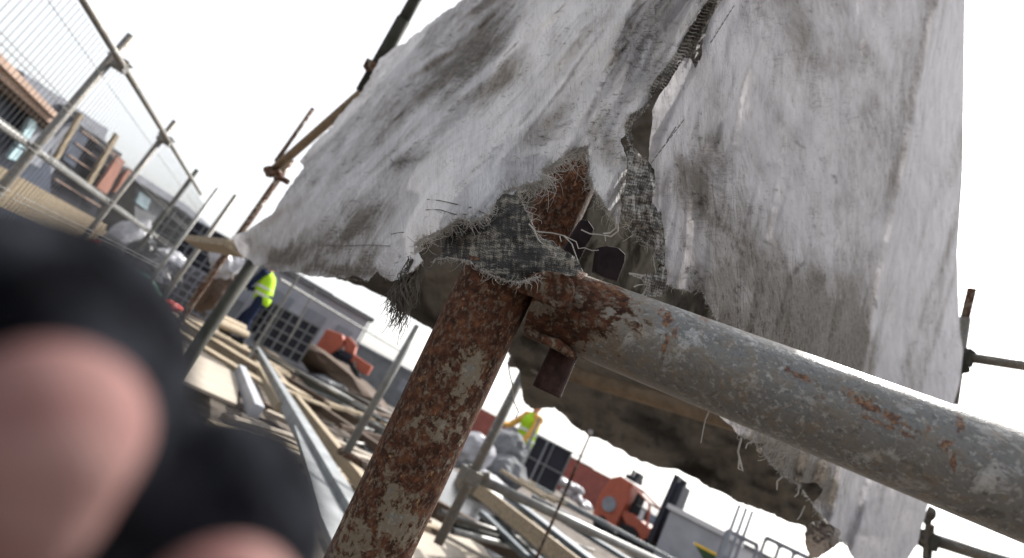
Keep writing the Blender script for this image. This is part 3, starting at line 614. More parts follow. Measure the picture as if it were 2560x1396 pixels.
# rear inner sheet, its shade put into the dark base colour
DB = rbf([(900, 700, 1.9), (1050, 800, 2.0), (1300, 900, 2.1), (1500, 700, 1.7), (1600, 1100, 2.3), (2000, 1320, 2.3), (2080, 1380, 2.2), (1600, 300, 1.7), (1800, 900, 2.1), (1000, 500, 2.2)])
PB = [(860, 560), (830, 690), (900, 714), (965, 748), (1043, 805), (1076, 822), (1180, 858), (1270, 882), (1300, 930), (1306, 1006), (1335, 1022), (1387, 1020), (1414, 1045), (1445, 1073), (1477, 1092), (1524, 1108), (1582, 1143), (1641, 1167), (1700, 1178), (1747, 1202), (1848, 1257), (1950, 1296), (2015, 1322), (2012, 1343), (2020, 1365), (2025, 1400), (2050, 1391), (2089, 1362), (2120, 1345), (2160, 1250), (2140, 1100), (2100, 900), (1960, 300), (1900, -100), (1500, -150), (1250, 200), (1000, 450)]
rear = tag(cloth('rear_tarpaulin', [ragged(PB, 3, 8, 44)], lambda x, y: DB(x, y)*(1+.09*fbm((x+y*.3)/150, (y-x*.35)/90, 71, 4)), 8, M['tarp_in'], None, [(1700, 1100, 400, 60, 25, .2)], dfun=lambda x, y: .45*fbm((x+y*.3)/90, (y-x*.4)/50, 76, 4)), 'dirty inner sheet with shade put into its dark colour, hanging behind the grey rail', 'tarpaulin')
PBT = [(2012, 1330), (2030, 1306), (2060, 1296), (2098, 1330), (2095, 1362), (2060, 1385), (2040, 1396), (2020, 1392), (2014, 1362)]
tag(cloth('rag_bundle', [ragged(PBT, 3, 5, 46)], lambda x, y: .86+.03*np.abs(fbm(x/22, y/22, 73))-.05*np.sqrt(np.clip(1-((x-2055)/48)**2-((y-1345)/52)**2, 0, 1)), 4, M['tarp_mid'], None), 'brown bunched rag under the white sheet below the big grey rail', 'rag')

# ================================================================== GLOVED HAND (very close, out of focus)
hand = empty('gloved_hand', P(-300, 2200, .07), 'blurred hand in a navy fleece glove with pink finger pads, close before the lens', 'hand')
t1, b1 = P(0, 942, 0.0376), P(-900, 1900, 0.0464); t2, b2 = P(478, 1360, 0.0416), P(-150, 2500, 0.0528)
t3, b3 = P(560, 2050, 0.0480), P(150, 3000, 0.0576); t4 = P(420, 2700, 0.0528); b4 = P(300, 3300, 0.0624); th, thb = P(-1300, 1500, 0.0680), P(-900, 3200, 0.0760)
wr = P(-1100, 5200, 0.0800); pc = (b1+b2+b3)/3
q = .8
blob('glove', [(a, b_, r1*q, r2*q) for a, b_, r1, r2 in ((t1, (t1+b1)/2, .0143, .0148), ((t1+b1)/2, b1, .0148, .0155), (t2, (t2+b2)/2, .0116, .0130), ((t2+b2)/2, b2, .0130, .0145), (t3, b3, .0115, .013), (t4, b4, .010, .012), (b1, b4, .016, .014), (b1, pc, .018, .02), (b2, wr, .018, .024), (b1, wr, .018, .024), (b4, wr, .016, .022), (th, thb, .012, .015), (thb, wr, .015, .022), (wr, wr+(wr-pc)*1.2, .024, .03))], .001, M['fleece'], hand, 6)
gv = [o for o in hand.children if o.name.startswith('glove')][0].data; nv = len(gv.vertices)
cc, nn_ = np.empty(nv*3), np.empty(nv*3); gv.vertices.foreach_get('co', cc); gv.vertices.foreach_get('normal', nn_); cc = cc.reshape(-1, 3); nn_ = nn_.reshape(-1, 3)
cc = cc+nn_*(.0012*fbm((cc[:, 0]+cc[:, 2]*.6)*160, (cc[:, 1]+cc[:, 2]*.8)*160, 4, 3))[:, None]; gv.vertices.foreach_set('co', cc.ravel()); gv.update()
blob('finger_pad', [(P(105, 1085, .0295), P(-60, 1330, .032),   .0050, .0058), (P(-60, 1330, .032), P(-500, 1750, .038), .0060, .0065)], .0006, M['pad'], hand, 8)
blob('finger_pad', [(P(540, 1570, .034), P(300, 2000, .038), .0052, .0058), (P(300, 2000, .038), P(50, 2400, .044), .0058, .0060)], .0006, M['pad'], hand, 8)
# ================================================================== SCAFFOLD AND FENCE ON THE LEFT
def hdir(px, py=None):
    r = ray(px, hz(px)); r = np.array([r[0], r[1], 0]); return r/np.linalg.norm(r)
def on_plane(px, py, p0, n):
    r = ray(px, py); return CAM+r*(((p0-CAM)@n)/(r@n))
fd = hdir(700); fp0 = P(175, 300, 3.0); fn = np.array([fd[1], -fd[0], 0])
def F(px, py): return on_plane(px, py, fp0, fn)
fence = empty('site_fence', (fp0[0], fp0[1], 0), 'tall wire mesh fence on scaffold posts receding along the left side', 'fence')
ztop = F(290, 150)[2]; zmid = F(110, 385)[2]
def along(s, z, off=0): return np.array([fp0[0], fp0[1], 0])+fd*s+fn*off+np.array([0, 0, z])
s_of = lambda p: float((p-fp0)@fd)
for (x1, y1, x2, y2, mt) in ((20, 500, 335, 85, 'far_tube'), (215, 610, 447, 308, 'far_tube'), (315, 680, 500, 428, 'dark_tube'), (405, 740, 533, 435, 'pale_tube')):
    p = F((x1+x2)/2, (y1+y2)/2); s = s_of(p); zt = F(x2, y2)[2]
    tube('post', along(s, 0, -.03), along(s, zt, -.03), .0215, M[mt], fence, 16, 2)
smax = s_of(F(512, 458)); smin = s_of(F(205, 5))
tube('top_rail', along(smin-1.5, ztop, .03), along(smax, ztop, .03), .019, M['far_tube'], fence, 14, 2)
tube('middle_rail', along(smin-1.5, zmid, -.075), along(smax, zmid, -.075), .0195, M['pale_tube'], fence, 14, 2)
ps = [smin-1.5, s_of(F(175, 300)), s_of(F(330, 455)), s_of(F(410, 555)), smax+.6]
for k in range(4):
    mb = MB(); s0, s1 = ps[k]+.03, ps[k+1]-.03; n = int((s1-s0)/.045)
    for i in range(n+1):
        s = s0+(s1-s0)*i/n; mb.rod(along(s, .12, .012), along(s, ztop-.02, .012), .0019, 4)
    z = .2
    while z < ztop-.03:
        mb.rod(along(s0, z, .014), along(s1, z, .014), .0022, 4)
        if z < zmid+.5: mb.rod(along(s0, z+.03, .014), along(s1, z+.03, .014), .0022, 4)
        z += .26
    mb.build('wire_mesh', M['pale_tube'], fence)
for s in ps[1:3]:
    mb = MB(); mb.box(along(s, ztop, 0), .03, .05, .035, math.atan2(fd[1], fd[0])); mb.rod(along(s, ztop-.01, -.07)+np.array([0, 0, .03]), along(s, ztop-.01, .07)+np.array([0, 0, .03]), .008)
    mb.build('coupler', M['far_tube'], fence, bevel=.008)
def vtube(name, px, py, D, y_lo, y_hi, r, mt, label, cat='scaffold tube', parent=None, rust=False):
    """upright tube through (px,py) at depth D; ends where its axis passes rows y_lo / y_hi"""
    p = P(px, py, D)
    def zat(yy):
        lo, hi = -3.0, 12.0
        for _ in range(50):
            z = (lo+hi)/2; y = proj((p[0], p[1], z))[1]
            if y > yy: lo = z
            else: hi = z
        return z
    z0 = 0.0 if y_lo is None else zat(y_lo); z1 = zat(y_hi)
    o = tube(name, (p[0], p[1], z0), (p[0], p[1], z1), r, M[mt], parent, 20, 2)
    if label: tag(o, label, cat)
    return o
def seg_tube(name, a, b, r, mt, label=None, cat='scaffold tube', parent=None):
    o = tube(name, a, b, r, M[mt], parent, 20, 2)
    if label: tag(o, label, cat)
    return o
# two uprights beyond the fence corner
vtube('scaffold_pole', 540, 560, 5.4, None, 489, .024, 'far_tube', 'short grey pole between the fence and the reddish pole')
rp = empty('scaffold_pole', (*P(600, 585, 4.3)[:2], 0), 'tall reddish brown pole left of the hanging sheet', 'scaffold tube')
vtube('tube', 600, 585, 4.3, None, 400, .026, 'far_rust', None, parent=rp); vtube('tube_tip', 742, 330, 4.32, 405, 272, .017, 'far_rust', None, parent=rp)
vtube('scaffold_pole', 540, 795, 2.1, None, 655, .0245, 'dark_tube', 'thick dark green grey pole standing under the left sheet corner')
tp = empty('scaffold_rail', P(680, 425, 3.0), 'tan painted rail sloping up along the left edge of the sheet', 'scaffold tube')
seg_tube('tube', P(672, 436, 3.0), P(925, 215, 2.6), .0235, 'tan_tube', parent=tp)
mb = MB(); mb.rod(P(662, 424, 2.95), P(722, 457, 2.95), .017, 10); mb.rod(P(668, 418, 2.93), P(676, 440, 2.93), .024, 10); mb.rod(P(690, 428, 2.94), P(698, 450, 2.94), .026, 10); mb.build('coupler', M['far_rust'], tp, bevel=.004)
gp = empty('scaffold_pole', P(1000, 70, 1.9), 'dark grey pole rising past the top left edge of the sheet', 'scaffold tube')
seg_tube('tube', P(905, 232, 1.98), P(1010, 48, 1.92), .0245, 'dark_tube', parent=gp); seg_tube('sleeve', P(985, 92, 1.935), P(1050, -22, 1.9), .021, 'dark_tube', parent=gp)
seg_tube('tube', P(1040, -5, 1.9), P(1230, -330, 1.85), .019, 'dark_tube', parent=gp)
mb = MB(); mb.prism([P(x, y, 1.93) for x, y in ((917, 143), (945, 158), (938, 182), (922, 178), (905, 166))], _f*.05); mb.build('coupler', M['far_rust'], gp, bevel=.004)
# ledge bracket sticking out at the sheet corner
mb = MB(); mb.bar(P(486, 607, 2.9), P(590, 622, 2.3), .10, .035); tag(mb.build('timber_batten', M['timber'], bevel=.004), 'tan batten end poking out at the left corner of the sheet', 'timber')
# ================================================================== MIDDLE SCAFFOLD
vtube('scaffold_pole', 952, 980, 3.3, 1130, 815, .024, 'pale_tube', 'pale pole rising left of the big rusted upright')
seg_tube('scaffold_rail', P(850, 1126, 3.3), P(1010, 1225, 3.1), .024, 'far_rust', 'brown rail meeting the foot of the pale pole')
ms = empty('scaffold_pole', (*P(1210, 1130, 2.8)[:2], .0), 'grey brown pole with a coupler right of the big rusted upright', 'scaffold tube')
vtube('tube', 1210, 1130, 2.8, 1360, 895, .025, 'far_tube', None, parent=ms)
mb = MB(); c = P(1175, 1190, 2.78); mb.box(c, .045, .05, .035, .4); mb.rod(c-.05*RT, c+.10*RT, .02, 10); mb.rod(c+np.array([0, 0, .05]), c-np.array([0, 0, .05]), .034, 12); mb.build('coupler', M['far_tube'], ms, bevel=.008)
zr = P(1180, 1192, 2.78)[2]; gr = seg_tube('scaffold_rail', P(1185, 1192, 2.78), P(1720, 1440, 3.5), .025, 'pale_tube', 'cream coloured guard rail running right from the grey brown pole')
rr = empty('scaffold_rail', P(1430, 950, 2.2), 'brown rail seen under the dark inner sheet', 'scaffold tube')
seg_tube('tube', P(1395, 925, 1.75), P(1960, 1096, 1.6), .0235, 'tan_tube', parent=rr)
mb = MB(); c = P(1330, 905, 2.1); mb.box(c, .05, .04, .035, .3); mb.rod(c-.09*RT, c+.14*RT-.02*UP, .022, 10); mb.build('coupler', M['far_tube'], rr, bevel=.008)
tr = empty('threaded_rod', P(1340, 1400, 1.9), 'thin rusty rod with a white bead on its tip', 'rod')
mb = MB(); a, b = P(1322, 1440, 1.9), P(1474, 1090, 2.0); mb.rod(a, b, .0052, 8, .0038)
for k in range(40):
    q = a+(b-a)*(k/39*.75); mb.rod(q, q+(b-a)*.006, .0068, 8)
mb.build('rod', M['far_rust'], tr)
blob('bead', [(P(1476, 1080, 2.0), P(1476, 1081, 2.0), .010, .010)], .002, M['white'], tr)
# right hand side
rs = empty('scaffold_pole', P(2405, 900, 2.55), 'short pole end standing up at the right edge of the sheet', 'scaffold tube')
seg_tube('tube', P(2380, 1010, 2.55), P(2412, 795, 2.6), .0245, 'far_tube', parent=rs); seg_tube('spigot', P(2408, 815, 2.6), P(2430, 722, 2.62), .019, 'far_rust', parent=rs)
r1 = empty('scaffold_rail', P(2425, 890, 2.5), 'upper grey rail running out to the right of the sheet', 'scaffold tube')
seg_tube('tube', P(2415, 893, 2.5), P(2800, 950, 2.2), .0235, 'far_tube', parent=r1)
mb = MB(); mb.box(P(2412, 895, 2.5), .02, .03, .04, .2); mb.rod(P(2400, 880, 2.48), P(2414, 930, 2.5), .02, 10); mb.build('coupler', M['dark_tube'], r1, bevel=.005)
r2 = empty('scaffold_rail', P(2330, 1350, 2.1), 'lower grey rail running out to the right of the sheet', 'scaffold tube')
seg_tube('tube', P(2325, 1347, 2.1), P(2640, 1445, 1.9), .0235, 'far_tube', parent=r2)
mb = MB(); mb.rod(P(2325, 1310, 2.1), P(2317, 1400, 2.1), .016, 10); mb.box(P(2318, 1350, 2.08), .025, .03, .03, .3); mb.build('coupler', M['dark_tube'], r2, bevel=.006)
PG = [(2322, 1262), (2338, 1275), (2342, 1290), (2328, 1310), (2332, 1330), (2318, 1350), (2322, 1396), (2308, 1396), (2312, 1370), (2296, 1350), (2300, 1330), (2318, 1322), (2306, 1300)]
tag(cloth('rag_scrap', [ragged(PG, 2, 5, 48)], lambda x, y: 1.9+.03*fbm(x/18, y/18, 77), 4, M['tarp_in'], None), 'dark scrap of cloth at the bottom right corner of the sheet', 'rag')

# ================================================================== BUILDINGS BEYOND THE FENCE
bd = hdir(1159); bp0 = P(250, 560, 10.0); bn = np.array([bd[1], -bd[0], 0])
def B(px, py, off=0): return on_plane(px, py, bp0-bn*off, bn)
def slab(name, pts, th, mt, parent, off=0, bevel=0):
    """polygon on the facade plane (moved back by off), th thick, going back"""
    mb = MB(); mb.prism([B(x, y, off) for x, y in pts], -bn*th); return mb.build(name, M[mt], parent, bevel=bevel)
ho = empty('site_house', (*B(60, 400)[:2], 0), 'house with salmon fascia boards and navy wall behind the fence', 'house')
slab('wall', [(-260, 60), (-260, 900), (120, 1100), (128, 330), (60, 285), (0, 235)], 3, 'navy', ho, .3)
slab('side_wall', [(75, 300), (140, 345), (100, 420), (60, 400)], .1, 'roofg', ho, .12)
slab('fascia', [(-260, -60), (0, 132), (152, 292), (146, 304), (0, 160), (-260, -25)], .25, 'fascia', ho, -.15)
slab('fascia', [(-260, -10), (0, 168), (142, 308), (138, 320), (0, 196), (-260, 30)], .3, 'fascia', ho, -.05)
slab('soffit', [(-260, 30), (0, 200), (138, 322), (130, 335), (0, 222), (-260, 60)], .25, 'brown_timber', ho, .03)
for q in ([(96, 305), (62, 372), (44, 366), (78, 296)], [(58, 378), (40, 402), (20, 396), (40, 368)]):
    slab('window', q, .06, 'glass', ho, .08)
sh = empty('open_shed', (*B(300, 450)[:2], 0), 'shed with dark open bays and grey sheet roof behind the fence', 'shed')
slab('roof', [(60, 182), (185, 265), (270, 325), (262, 352), (190, 300), (150, 300), (60, 240)], 4, 'roofg', sh, .9)
slab('roof', [(205, 285), (270, 322), (262, 350), (300, 384), (290, 398), (195, 322)], 3, 'roofg', sh, .5)
slab('bay_shade_slab', [(192, 306), (306, 386), (262, 470), (232, 560), (20, 440), (110, 350)], .1, 'dark', sh, .35)  # inner shade of the open bays put into a dark slab
slab('side_wall', [(128, 330), (205, 305), (110, 470), (40, 440)], .08, 'roofg', sh, .32)
for q in ([(204, 284), (210, 290), (146, 402), (138, 396)], [(292, 335), (299, 342), (220, 478), (212, 472)]):
    slab('post', q, .06, 'timber', sh, .2)
for k in range(5):
    y = 318+k*30; slab('cross_bar', [(206-k*17, y+8), (300-k*12, y+78), (300-k*12, y+81), (206-k*17, y+11)], .03, 'fascia', sh, .28)
slab('navy_panel', [(190, 322), (222, 344), (186, 420), (156, 398)], .03, 'navy', sh, .30)
slab('salmon_wall', [(297, 389), (313, 405), (268, 486), (243, 470)], .05, 'salmon', sh, .15)
slab('salmon_wall', [(322, 422), (334, 434), (300, 492), (286, 482)], .05, 'salmon', sh, .15)
# stack of boards in front of the shed: every board its own
for r_ in range(5):
    a = B(-120, 362+r_*9, -1.0-r_*.02); b = B(225+r_*3, 548+r_*7, -1.0-r_*.02)
    mb = MB(); mb.bar((a[0], a[1], a[2]), (b[0], b[1], a[2]), .5, .045); o = mb.build('stacked_board', M['timber'], bevel=.004)
    tag(o, ('topmost pale board in the stack behind the fence', 'second pale board from the top of the fence side stack', 'middle pale board in the stack behind the fence', 'second lowest pale board in the stack behind the fence', 'lowest pale board in the stack behind the fence')[r_], 'timber board', 'boards stacked behind the fence')
mb = MB()
for k in range(34):
    a = B(-60+k*9.4, 410+k*5.0, -1.6)
    mb.box((a[0], a[1], (a[2]-.1)), .035, .02, .20, math.atan2(bd[1], bd[0]))
mb.bar(B(-60, 415, -1.57), B(260, 585, -1.57), .03, .05)
tag(mb.build('picket_fence', M['timber']), 'low sunlit fence of pale upright boards behind the mesh', 'fence')
gs = empty('grey_shed', (*B(430, 530, 4)[:2], 0), 'long low grey shed with dark roof edge at the far end of the fence', 'shed')
slab('wall', [(340, 440), (520, 575), (515, 760), (330, 760)], 5, 'concrete', gs, 4)
slab('roof', [(335, 428), (470, 515), (528, 568), (524, 582), (465, 532), (330, 446)], 6, 'roofg', gs, 3.7)
slab('window', [(350, 480), (378, 500), (368, 525), (340, 506)], .1, 'glass', gs, 3.95)
# far cages
cg = empty('wire_cages', (*P(455, 640, 15)[:2], 0), 'dark storage cages stacked at the far end of the fence', 'cage')
def face(D, yaw=0):
    return
def facing(px, py, D, w_, h, mt_back, name, label, cat, cols, rows, frame_mt='pale_tube', yaw=0.0, dep=.6, bar=.04, parent=None):
    """upright framed grid centred on a pixel; w_ x h metres"""
    c = P(px, py, D); e = parent or empty(name, (c[0], c[1], 0), label, cat)
    a = math.atan2(c[0], c[1])+yaw; ux = np.array([math.cos(a), -math.sin(a), 0]); uy = np.array([math.sin(a), math.cos(a), 0]); uz = np.array([0, 0, 1.])
    mb = MB(); mb.box(c+uy*dep/2, w_/2, dep/2, h/2, ax=[ux, uy, uz]); mb.build('body', M[mt_back], e)
    mb = MB()
    for k in range(cols+1):
        x = -w_/2+w_*k/cols; mb.box(c+ux*x-uy*.03, bar/2, .02, h/2+.01, ax=[ux, uy, uz])
    for k in range(rows+1):
        z = -h/2+h*k/rows; mb.box(c+uz*z-uy*.055, w_/2+.01, .004, bar/2, ax=[ux, uy, uz])
    mb.build('grid', M[frame_mt], e); return e
facing(455, 625, 15, 1.9, 1.7, 'dark', None, None, None, 7, 7, 'concrete', .3, parent=cg); facing(505, 690, 14, 1.3, 1.5, 'dark', None, None, None, 5, 6, 'concrete', .3, parent=cg)
# white cabin buildings in the middle distance
def building(px, py, D, w_, h, dep, wall, roof, label, name='site_cabin', cat='cabin', wins=(), yaw=.0, door=None, ov=.12):
    c = P(px, py, D); base = np.array([c[0], c[1], 0]); e = empty(name, base, label, cat)
    a = math.atan2(c[0], c[1])+yaw; ux = np.array([math.cos(a), -math.sin(a), 0]); uy = np.array([math.sin(a), math.cos(a), 0]); uz = np.array([0, 0, 1.]); A = [ux, uy, uz]
    mb = MB(); mb.box(base+uy*dep/2+uz*h/2, w_/2, dep/2, h/2, ax=A); mb.build('wall', M[wall], e)
    mb = MB(); mb.box(base+uy*dep/2+uz*(h+.07), w_/2+ov, dep/2+ov, .07, ax=A); mb.build('roof', M[roof], e)
    for (wx, wz, ww, wh) in wins:
        mb = MB(); mb.box(base+ux*wx+uz*wz-uy*.01, ww/2, .03, wh/2, ax=A); f_ = mb.build('window', M['roofg'], e)
        mb = MB(); mb.box(base+ux*wx+uz*wz-uy*.045, ww/2-.06, .006, wh/2-.06, ax=A); p_ = mb.build('pane', M['dark'], f_)
    return e
building(790, 770, 17, 3.2, 2.45, 3, 'pale', 'concrete', 'pale grey site cabin with dark windows right of the standing worker', wins=((-1.0, 1.5, .7, .8), (.1, 1.5, .7, .8), (1.1, 1.5, .5, .8)), yaw=-.15)
building(690, 730, 22, 3.6, 3.0, 3, 'concrete', 'roofg', 'darker block hut behind the hi-vis worker', 'block_hut', 'hut', ((-.8, 1.6, .8, .9), (.8, 1.6, .8, .9)), -.1)
building(960, 900, 34, 9, 2.2, 4, 'concrete', 'roofg', 'distant low grey hut behind the orange digger', 'grey_hut', 'hut', ((-2, 1.3, 1, .8), (2, 1.3, 1, .8)))
facing(716, 835, 13, 1.15, .95, 'dark', 'wire_cage', 'dark gridded cage just right of the standing worker', 'cage', 5, 4, 'concrete', -.1)
facing(668, 800, 13.2, .8, .8, 'dark', 'wire_cage', 'dark gridded cage directly behind the worker legs', 'cage', 4, 4, 'concrete', -.1)
facing(1362, 1163, 14, .95, 1.15, 'dark', 'black_crate', 'large black crate with two dark uprights near the second worker', 'crate', 2, 2, 'concrete', -.05)
for (x, y, D, w_, h, lab) in ((1450, 1215, 42, 8.5, 2.4, 'red shipping container behind the black crate'), (1195, 1080, 40, 3.2, 2.4, 'red shipping container seen beside the grey brown pole')):
    building(x, y, D, w_, h, 2.5, 'redc', 'redc', lab, 'shipping_container', 'container', ov=.02)
building(1290, 1125, 60, 16, 3.1, 5, 'pale', 'concrete', 'far pale shed roof on the horizon behind the second worker', 'far_shed', 'shed')
building(1735, 1370, 16, 1.9, 1.65, 2.0, 'pale', 'white', 'white site cabin to the right of the orange forklift', yaw=.1)
building(1800, 1400, 19, 3.2, 1.75, 2.2, 'white', 'concrete', 'second white cabin with yellow edging at the bottom edge', yaw=.1)
# distant handrail
hr = empty('site_handrail', P(850, 790, 9), 'thin rail and posts crossing in front of the pale cabin', 'railing')
for q in ((748, 689, 622, 894, 7.0, .018), (790, 722, 722, 850, 9.0, .014), (926, 805, 890, 868, 10, .014)):
    mb = MB(); mb.rod(P(q[0], q[1], q[4]), P(q[2], q[3], q[4]*.99), q[5], 8); mb.build('post', M['pale_tube'], hr)
mb = MB(); mb.rod(P(700, 698, 7.1), P(1010, 884, 11), .016, 8); mb.build('rail', M['pale_tube'], hr)
hr2 = empty('site_handrail', P(1420, 1180, 9), 'thin wire rail with posts beyond the black crate', 'railing')
for q in ((1350, 1045, 1288, 1190, 9, .018), (1372, 1100, 1325, 1200, 10, .016)):
    mb = MB(); mb.rod(P(q[0], q[1], q[4]), P(q[2], q[3], q[4]*.99), q[5], 8); mb.build('post', M['roofg'], hr2)
mb = MB(); mb.rod(P(1335, 1085, 9.5), P(1470, 1150, 9.5), .010, 8); mb.build('rail', M['roofg'], hr2)
# far pylons / floodlights
for (x, y, h, D, lab) in ((1512, 1195, 8, 95, 'left far lighting mast behind the forklift'), (1524, 1200, 8, 96, 'middle far lighting mast behind the forklift'), (1538, 1206, 8, 97, 'right far lighting mast behind the forklift'), (1708, 1270, 7, 90, 'far lighting mast above the white cabin')):
    t_ = P(x, y, D); mb = MB(); mb.rod((t_[0], t_[1], 0), t_, .10, 6); mb.bar(t_-RT*.9, t_+RT*.9, .1, .1); mb.bar(t_-RT*.6-np.array([0, 0, .6]), t_+RT*.6-np.array([0, 0, .6]), .08, .08)
    tag(mb.build('lighting_mast', M['roofg']), lab, 'mast')

# ================================================================== DEBRIS BAGS BY THE FENCE
def bag(px, py, D, sx, sy, sz, mt, label, seed, name='rubbish_bag', cat='bag'):
    c = P(px, py, D); bm = bmesh.new(); bmesh.ops.create_icosphere(bm, subdivisions=3, radius=1)
    for v in bm.verts:
        d = np.array(v.co); n = .35*fbm(np.array(d[0]*1.7+seed), np.array(d[1]*1.7+d[2]*1.3), seed)+.30*abs(float(fbm(np.array(d[0]*3+d[2]*2), np.array(d[1]*3+seed), seed+3, 3)))
        n += .22*abs(float(vn(np.array(d[0]*5+seed), np.array(d[1]*5+d[2]*4), seed+9))); q = d*(1+float(n)); v.co = (q[0]*sx, q[1]*sy, q[2]*sz)
    me = bpy.data.meshes.new(name); bm.to_mesh(me); bm.free(); me.materials.append(M[mt])
    o = bpy.data.objects.new(name, me); COL.objects.link(o); o.location = tuple(c); o.rotation_euler = (0, .2, seed)
    return tag(o, label, cat)
# ================================================================== ORANGE MACHINES
def local(px, py, D, yaw=0, z=None):
    c = P(px, py, D); a = math.atan2(c[0], c[1])+yaw
    ux = np.array([math.cos(a), -math.sin(a), 0]); uy = np.array([math.sin(a), math.cos(a), 0]); uz = np.array([0, 0, 1.]); b = np.array([c[0], c[1], 0 if z is None else z])
    return b, [ux, uy, uz], (lambda x, y, z_: b+ux*x+uy*y+uz*z_)
b, A, L = local(1596, 1290, 18.5, .42)
fk = empty('forklift', b, 'orange forklift with black mast and round rear grille beyond the deck stack', 'forklift')
mb = MB(); mb.prism([L(-1.25, -.55, .35), L(-1.30, -.55, 1.1), L(-1.15, -.55, 1.75), L(-.85, -.55, 1.95), L(-.45, -.55, 1.9), L(-.30, -.55, 1.2), L(-.35, -.55, .35)], A[1]*1.2); mb.build('body', M['orange'], fk, bevel=.04)
mb = MB(); mb.prism([L(-.32, -.5, .85), L(-.30, -.5, 1.0), L(.25, -.5, 1.0), L(.62, -.5, .9), L(.72, -.5, .55), L(.60, -.5, .40), L(.35, -.5, .62), L(-.1, -.5, .66)], A[1]*1.1); mb.build('mudguard', M['orange'], fk, bevel=.03)
mb = MB(); mb.bar(L(-.42, -.5, 1.85), L(.45, -.5, 1.55), .07, .06); mb.bar(L(-.42, .6, 1.85), L(.45, .6, 1.55), .07, .06); mb.bar(L(.42, -.52, 1.56), L(.42, .62, 1.56), .07, .06); mb.bar(L(-.42, -.52, 1.85), L(-.42, .62, 1.85), .07, .06); mb.bar(L(.42, -.5, 1.56), L(.62, -.5, .9), .07, .06, A[1]); mb.bar(L(-.30, -.5, 1.2), L(-.38, -.5, 1.85), .07, .06, A[1]); mb.build('cab_frame', M['orange'], fk)
mb = MB(); mb.box(L(.0, 0, 1.2), .25, .3, .16, ax=A); mb.box(L(-.16, 0, 1.45), .06, .28, .25, ax=A); mb.build('seat', M['black'], fk, bevel=.03)
mb = MB(); mb.box(L(.30, -.45, 1.1), .07, .04, .2, ax=A); mb.build('white_panel', M['white'], fk)
mb = MB(); mb.rod(L(-.82, -.56, .95), L(-.82, -.60, .95), .25, 24); g_ = mb.build('grille', M['roofg'], fk)
mb = MB(); mb.rod(L(-.82, -.60, .95), L(-.82, -.63, .95), .16, 20); mb.build('grille_centre', M['dark'], g_)
for (x, y) in ((.2, -.55), (.2, .6), (-.85, -.5), (-.85, .55)):
    mb = MB(); rad = .34 if x > 0 else .26; mb.rod(L(x, y-.1, rad), L(x, y+.1, rad), rad, 24); wh = mb.build('wheel', M['black'], fk, bevel=.03)
    mb = MB(); mb.rod(L(x, y-.12, rad), L(x, y+.1, rad), rad*.35, 16); mb.build('hub', M['pale'], wh)
mb = MB()
for y in (-.32, .32): mb.bar(L(.80, y, .15), L(.86, y, 2.75), .18, .20, A[1])
for z in (.5, 1.3, 2.0, 2.7): mb.bar(L(.82, -.4, z), L(.82, .4, z), .12, .12)
mb.box(L(1.0, 0, 1.85), .16, .33, .70, ax=A); mb.build('mast', M['mast'], fk)
mb = MB(); mb.rod(L(.98, -.1, .3), L(.98, -.1, 2.4), .05, 10); mb.build('lift_ram', M['mast'], fk)
mb = MB(); mb.box(L(-.62, 0, 2.05), .20, .3, .08, ax=A); mb.rod(L(-.75, 0, 2.1), L(-.75, 0, 2.35), .06, 10); mb.box(L(-.5, 0, 2.2), .09, .2, .12, ax=A); mb.build('engine_stack', M['mast'], fk, bevel=.02)
mb = MB(); mb.box(L(1.32, -.2, .95), .28, .05, .65, ax=A); mb.build('load_guard', M['orange'], fk, bevel=.02)
mb = MB(); mb.bar(L(1.0, -.3, .2), L(2.0, -.3, .2), .12, .05); mb.bar(L(1.0, .3, .2), L(2.0, .3, .2), .12, .05); mb.build('forks', M['mast'], fk)
mb = MB(); mb.box(L(.2, 0, .45), .45, .40, .14, ax=A); mb.build('chassis', M['dark'], fk)
b, A, L = local(848, 890, 15.5, .1); b[2] = P(852, 938, 15.5)[2]
bag(862, 962, 15.2, 1.5, .8, .34, 'brown_timber', 'dark heap of spoil and offcuts under the orange dumper', 51, 'spoil_heap', 'heap')
bag(820, 985, 14.8, 1.1, .7, .30, 'concrete', 'grey rubble heap in front of the orange dumper', 52, 'rubble_heap', 'heap')
dg_ = empty('mini_dumper', b, 'orange dumper with a tall skip and black engine in the middle distance', 'dumper')
mb = MB(); mb.prism([L(-.62, -.4, .28), L(-.62, -.4, .90), L(-.18, -.4, .98), L(-.02, -.4, .72), L(-.22, -.4, .28)], A[1]*.9); mb.build('skip', M['orange'], dg_, bevel=.03)
mb = MB(); mb.prism([L(-.10, -.3, .90), L(-.02, -.3, 1.02), L(.28, -.3, .92), L(.36, -.3, .62), L(.10, -.3, .60)], A[1]*.6); mb.build('hood', M['orange'], dg_, bevel=.04)
mb = MB(); mb.prism([L(.34, -.3, .45), L(.34, -.3, .66), L(.95, -.3, .60), L(.95, -.3, .32), L(.75, -.3, .30)], A[1]*.6); mb.build('tail', M['orange'], dg_, bevel=.03)
mb = MB(); mb.box(L(.25, 0, .35), .45, .28, .17, ax=A); mb.box(L(.15, -.2, .52), .2, .15, .1, ax=A); mb.build('engine', M['dark'], dg_, bevel=.05)
for x in (-.3, .55):
    for y in (-.42, .42):
        mb = MB(); mb.rod(L(x, y-.08, .17), L(x, y+.08, .17), .2, 18); wh = mb.build('wheel', M['black'], dg_, bevel=.02)
mb = MB(); mb.bar(L(.45, -.35, .5), L(.75, -.35, .15), .04, .05, A[1]); mb.build('strut', M['pale_tube'], dg_)

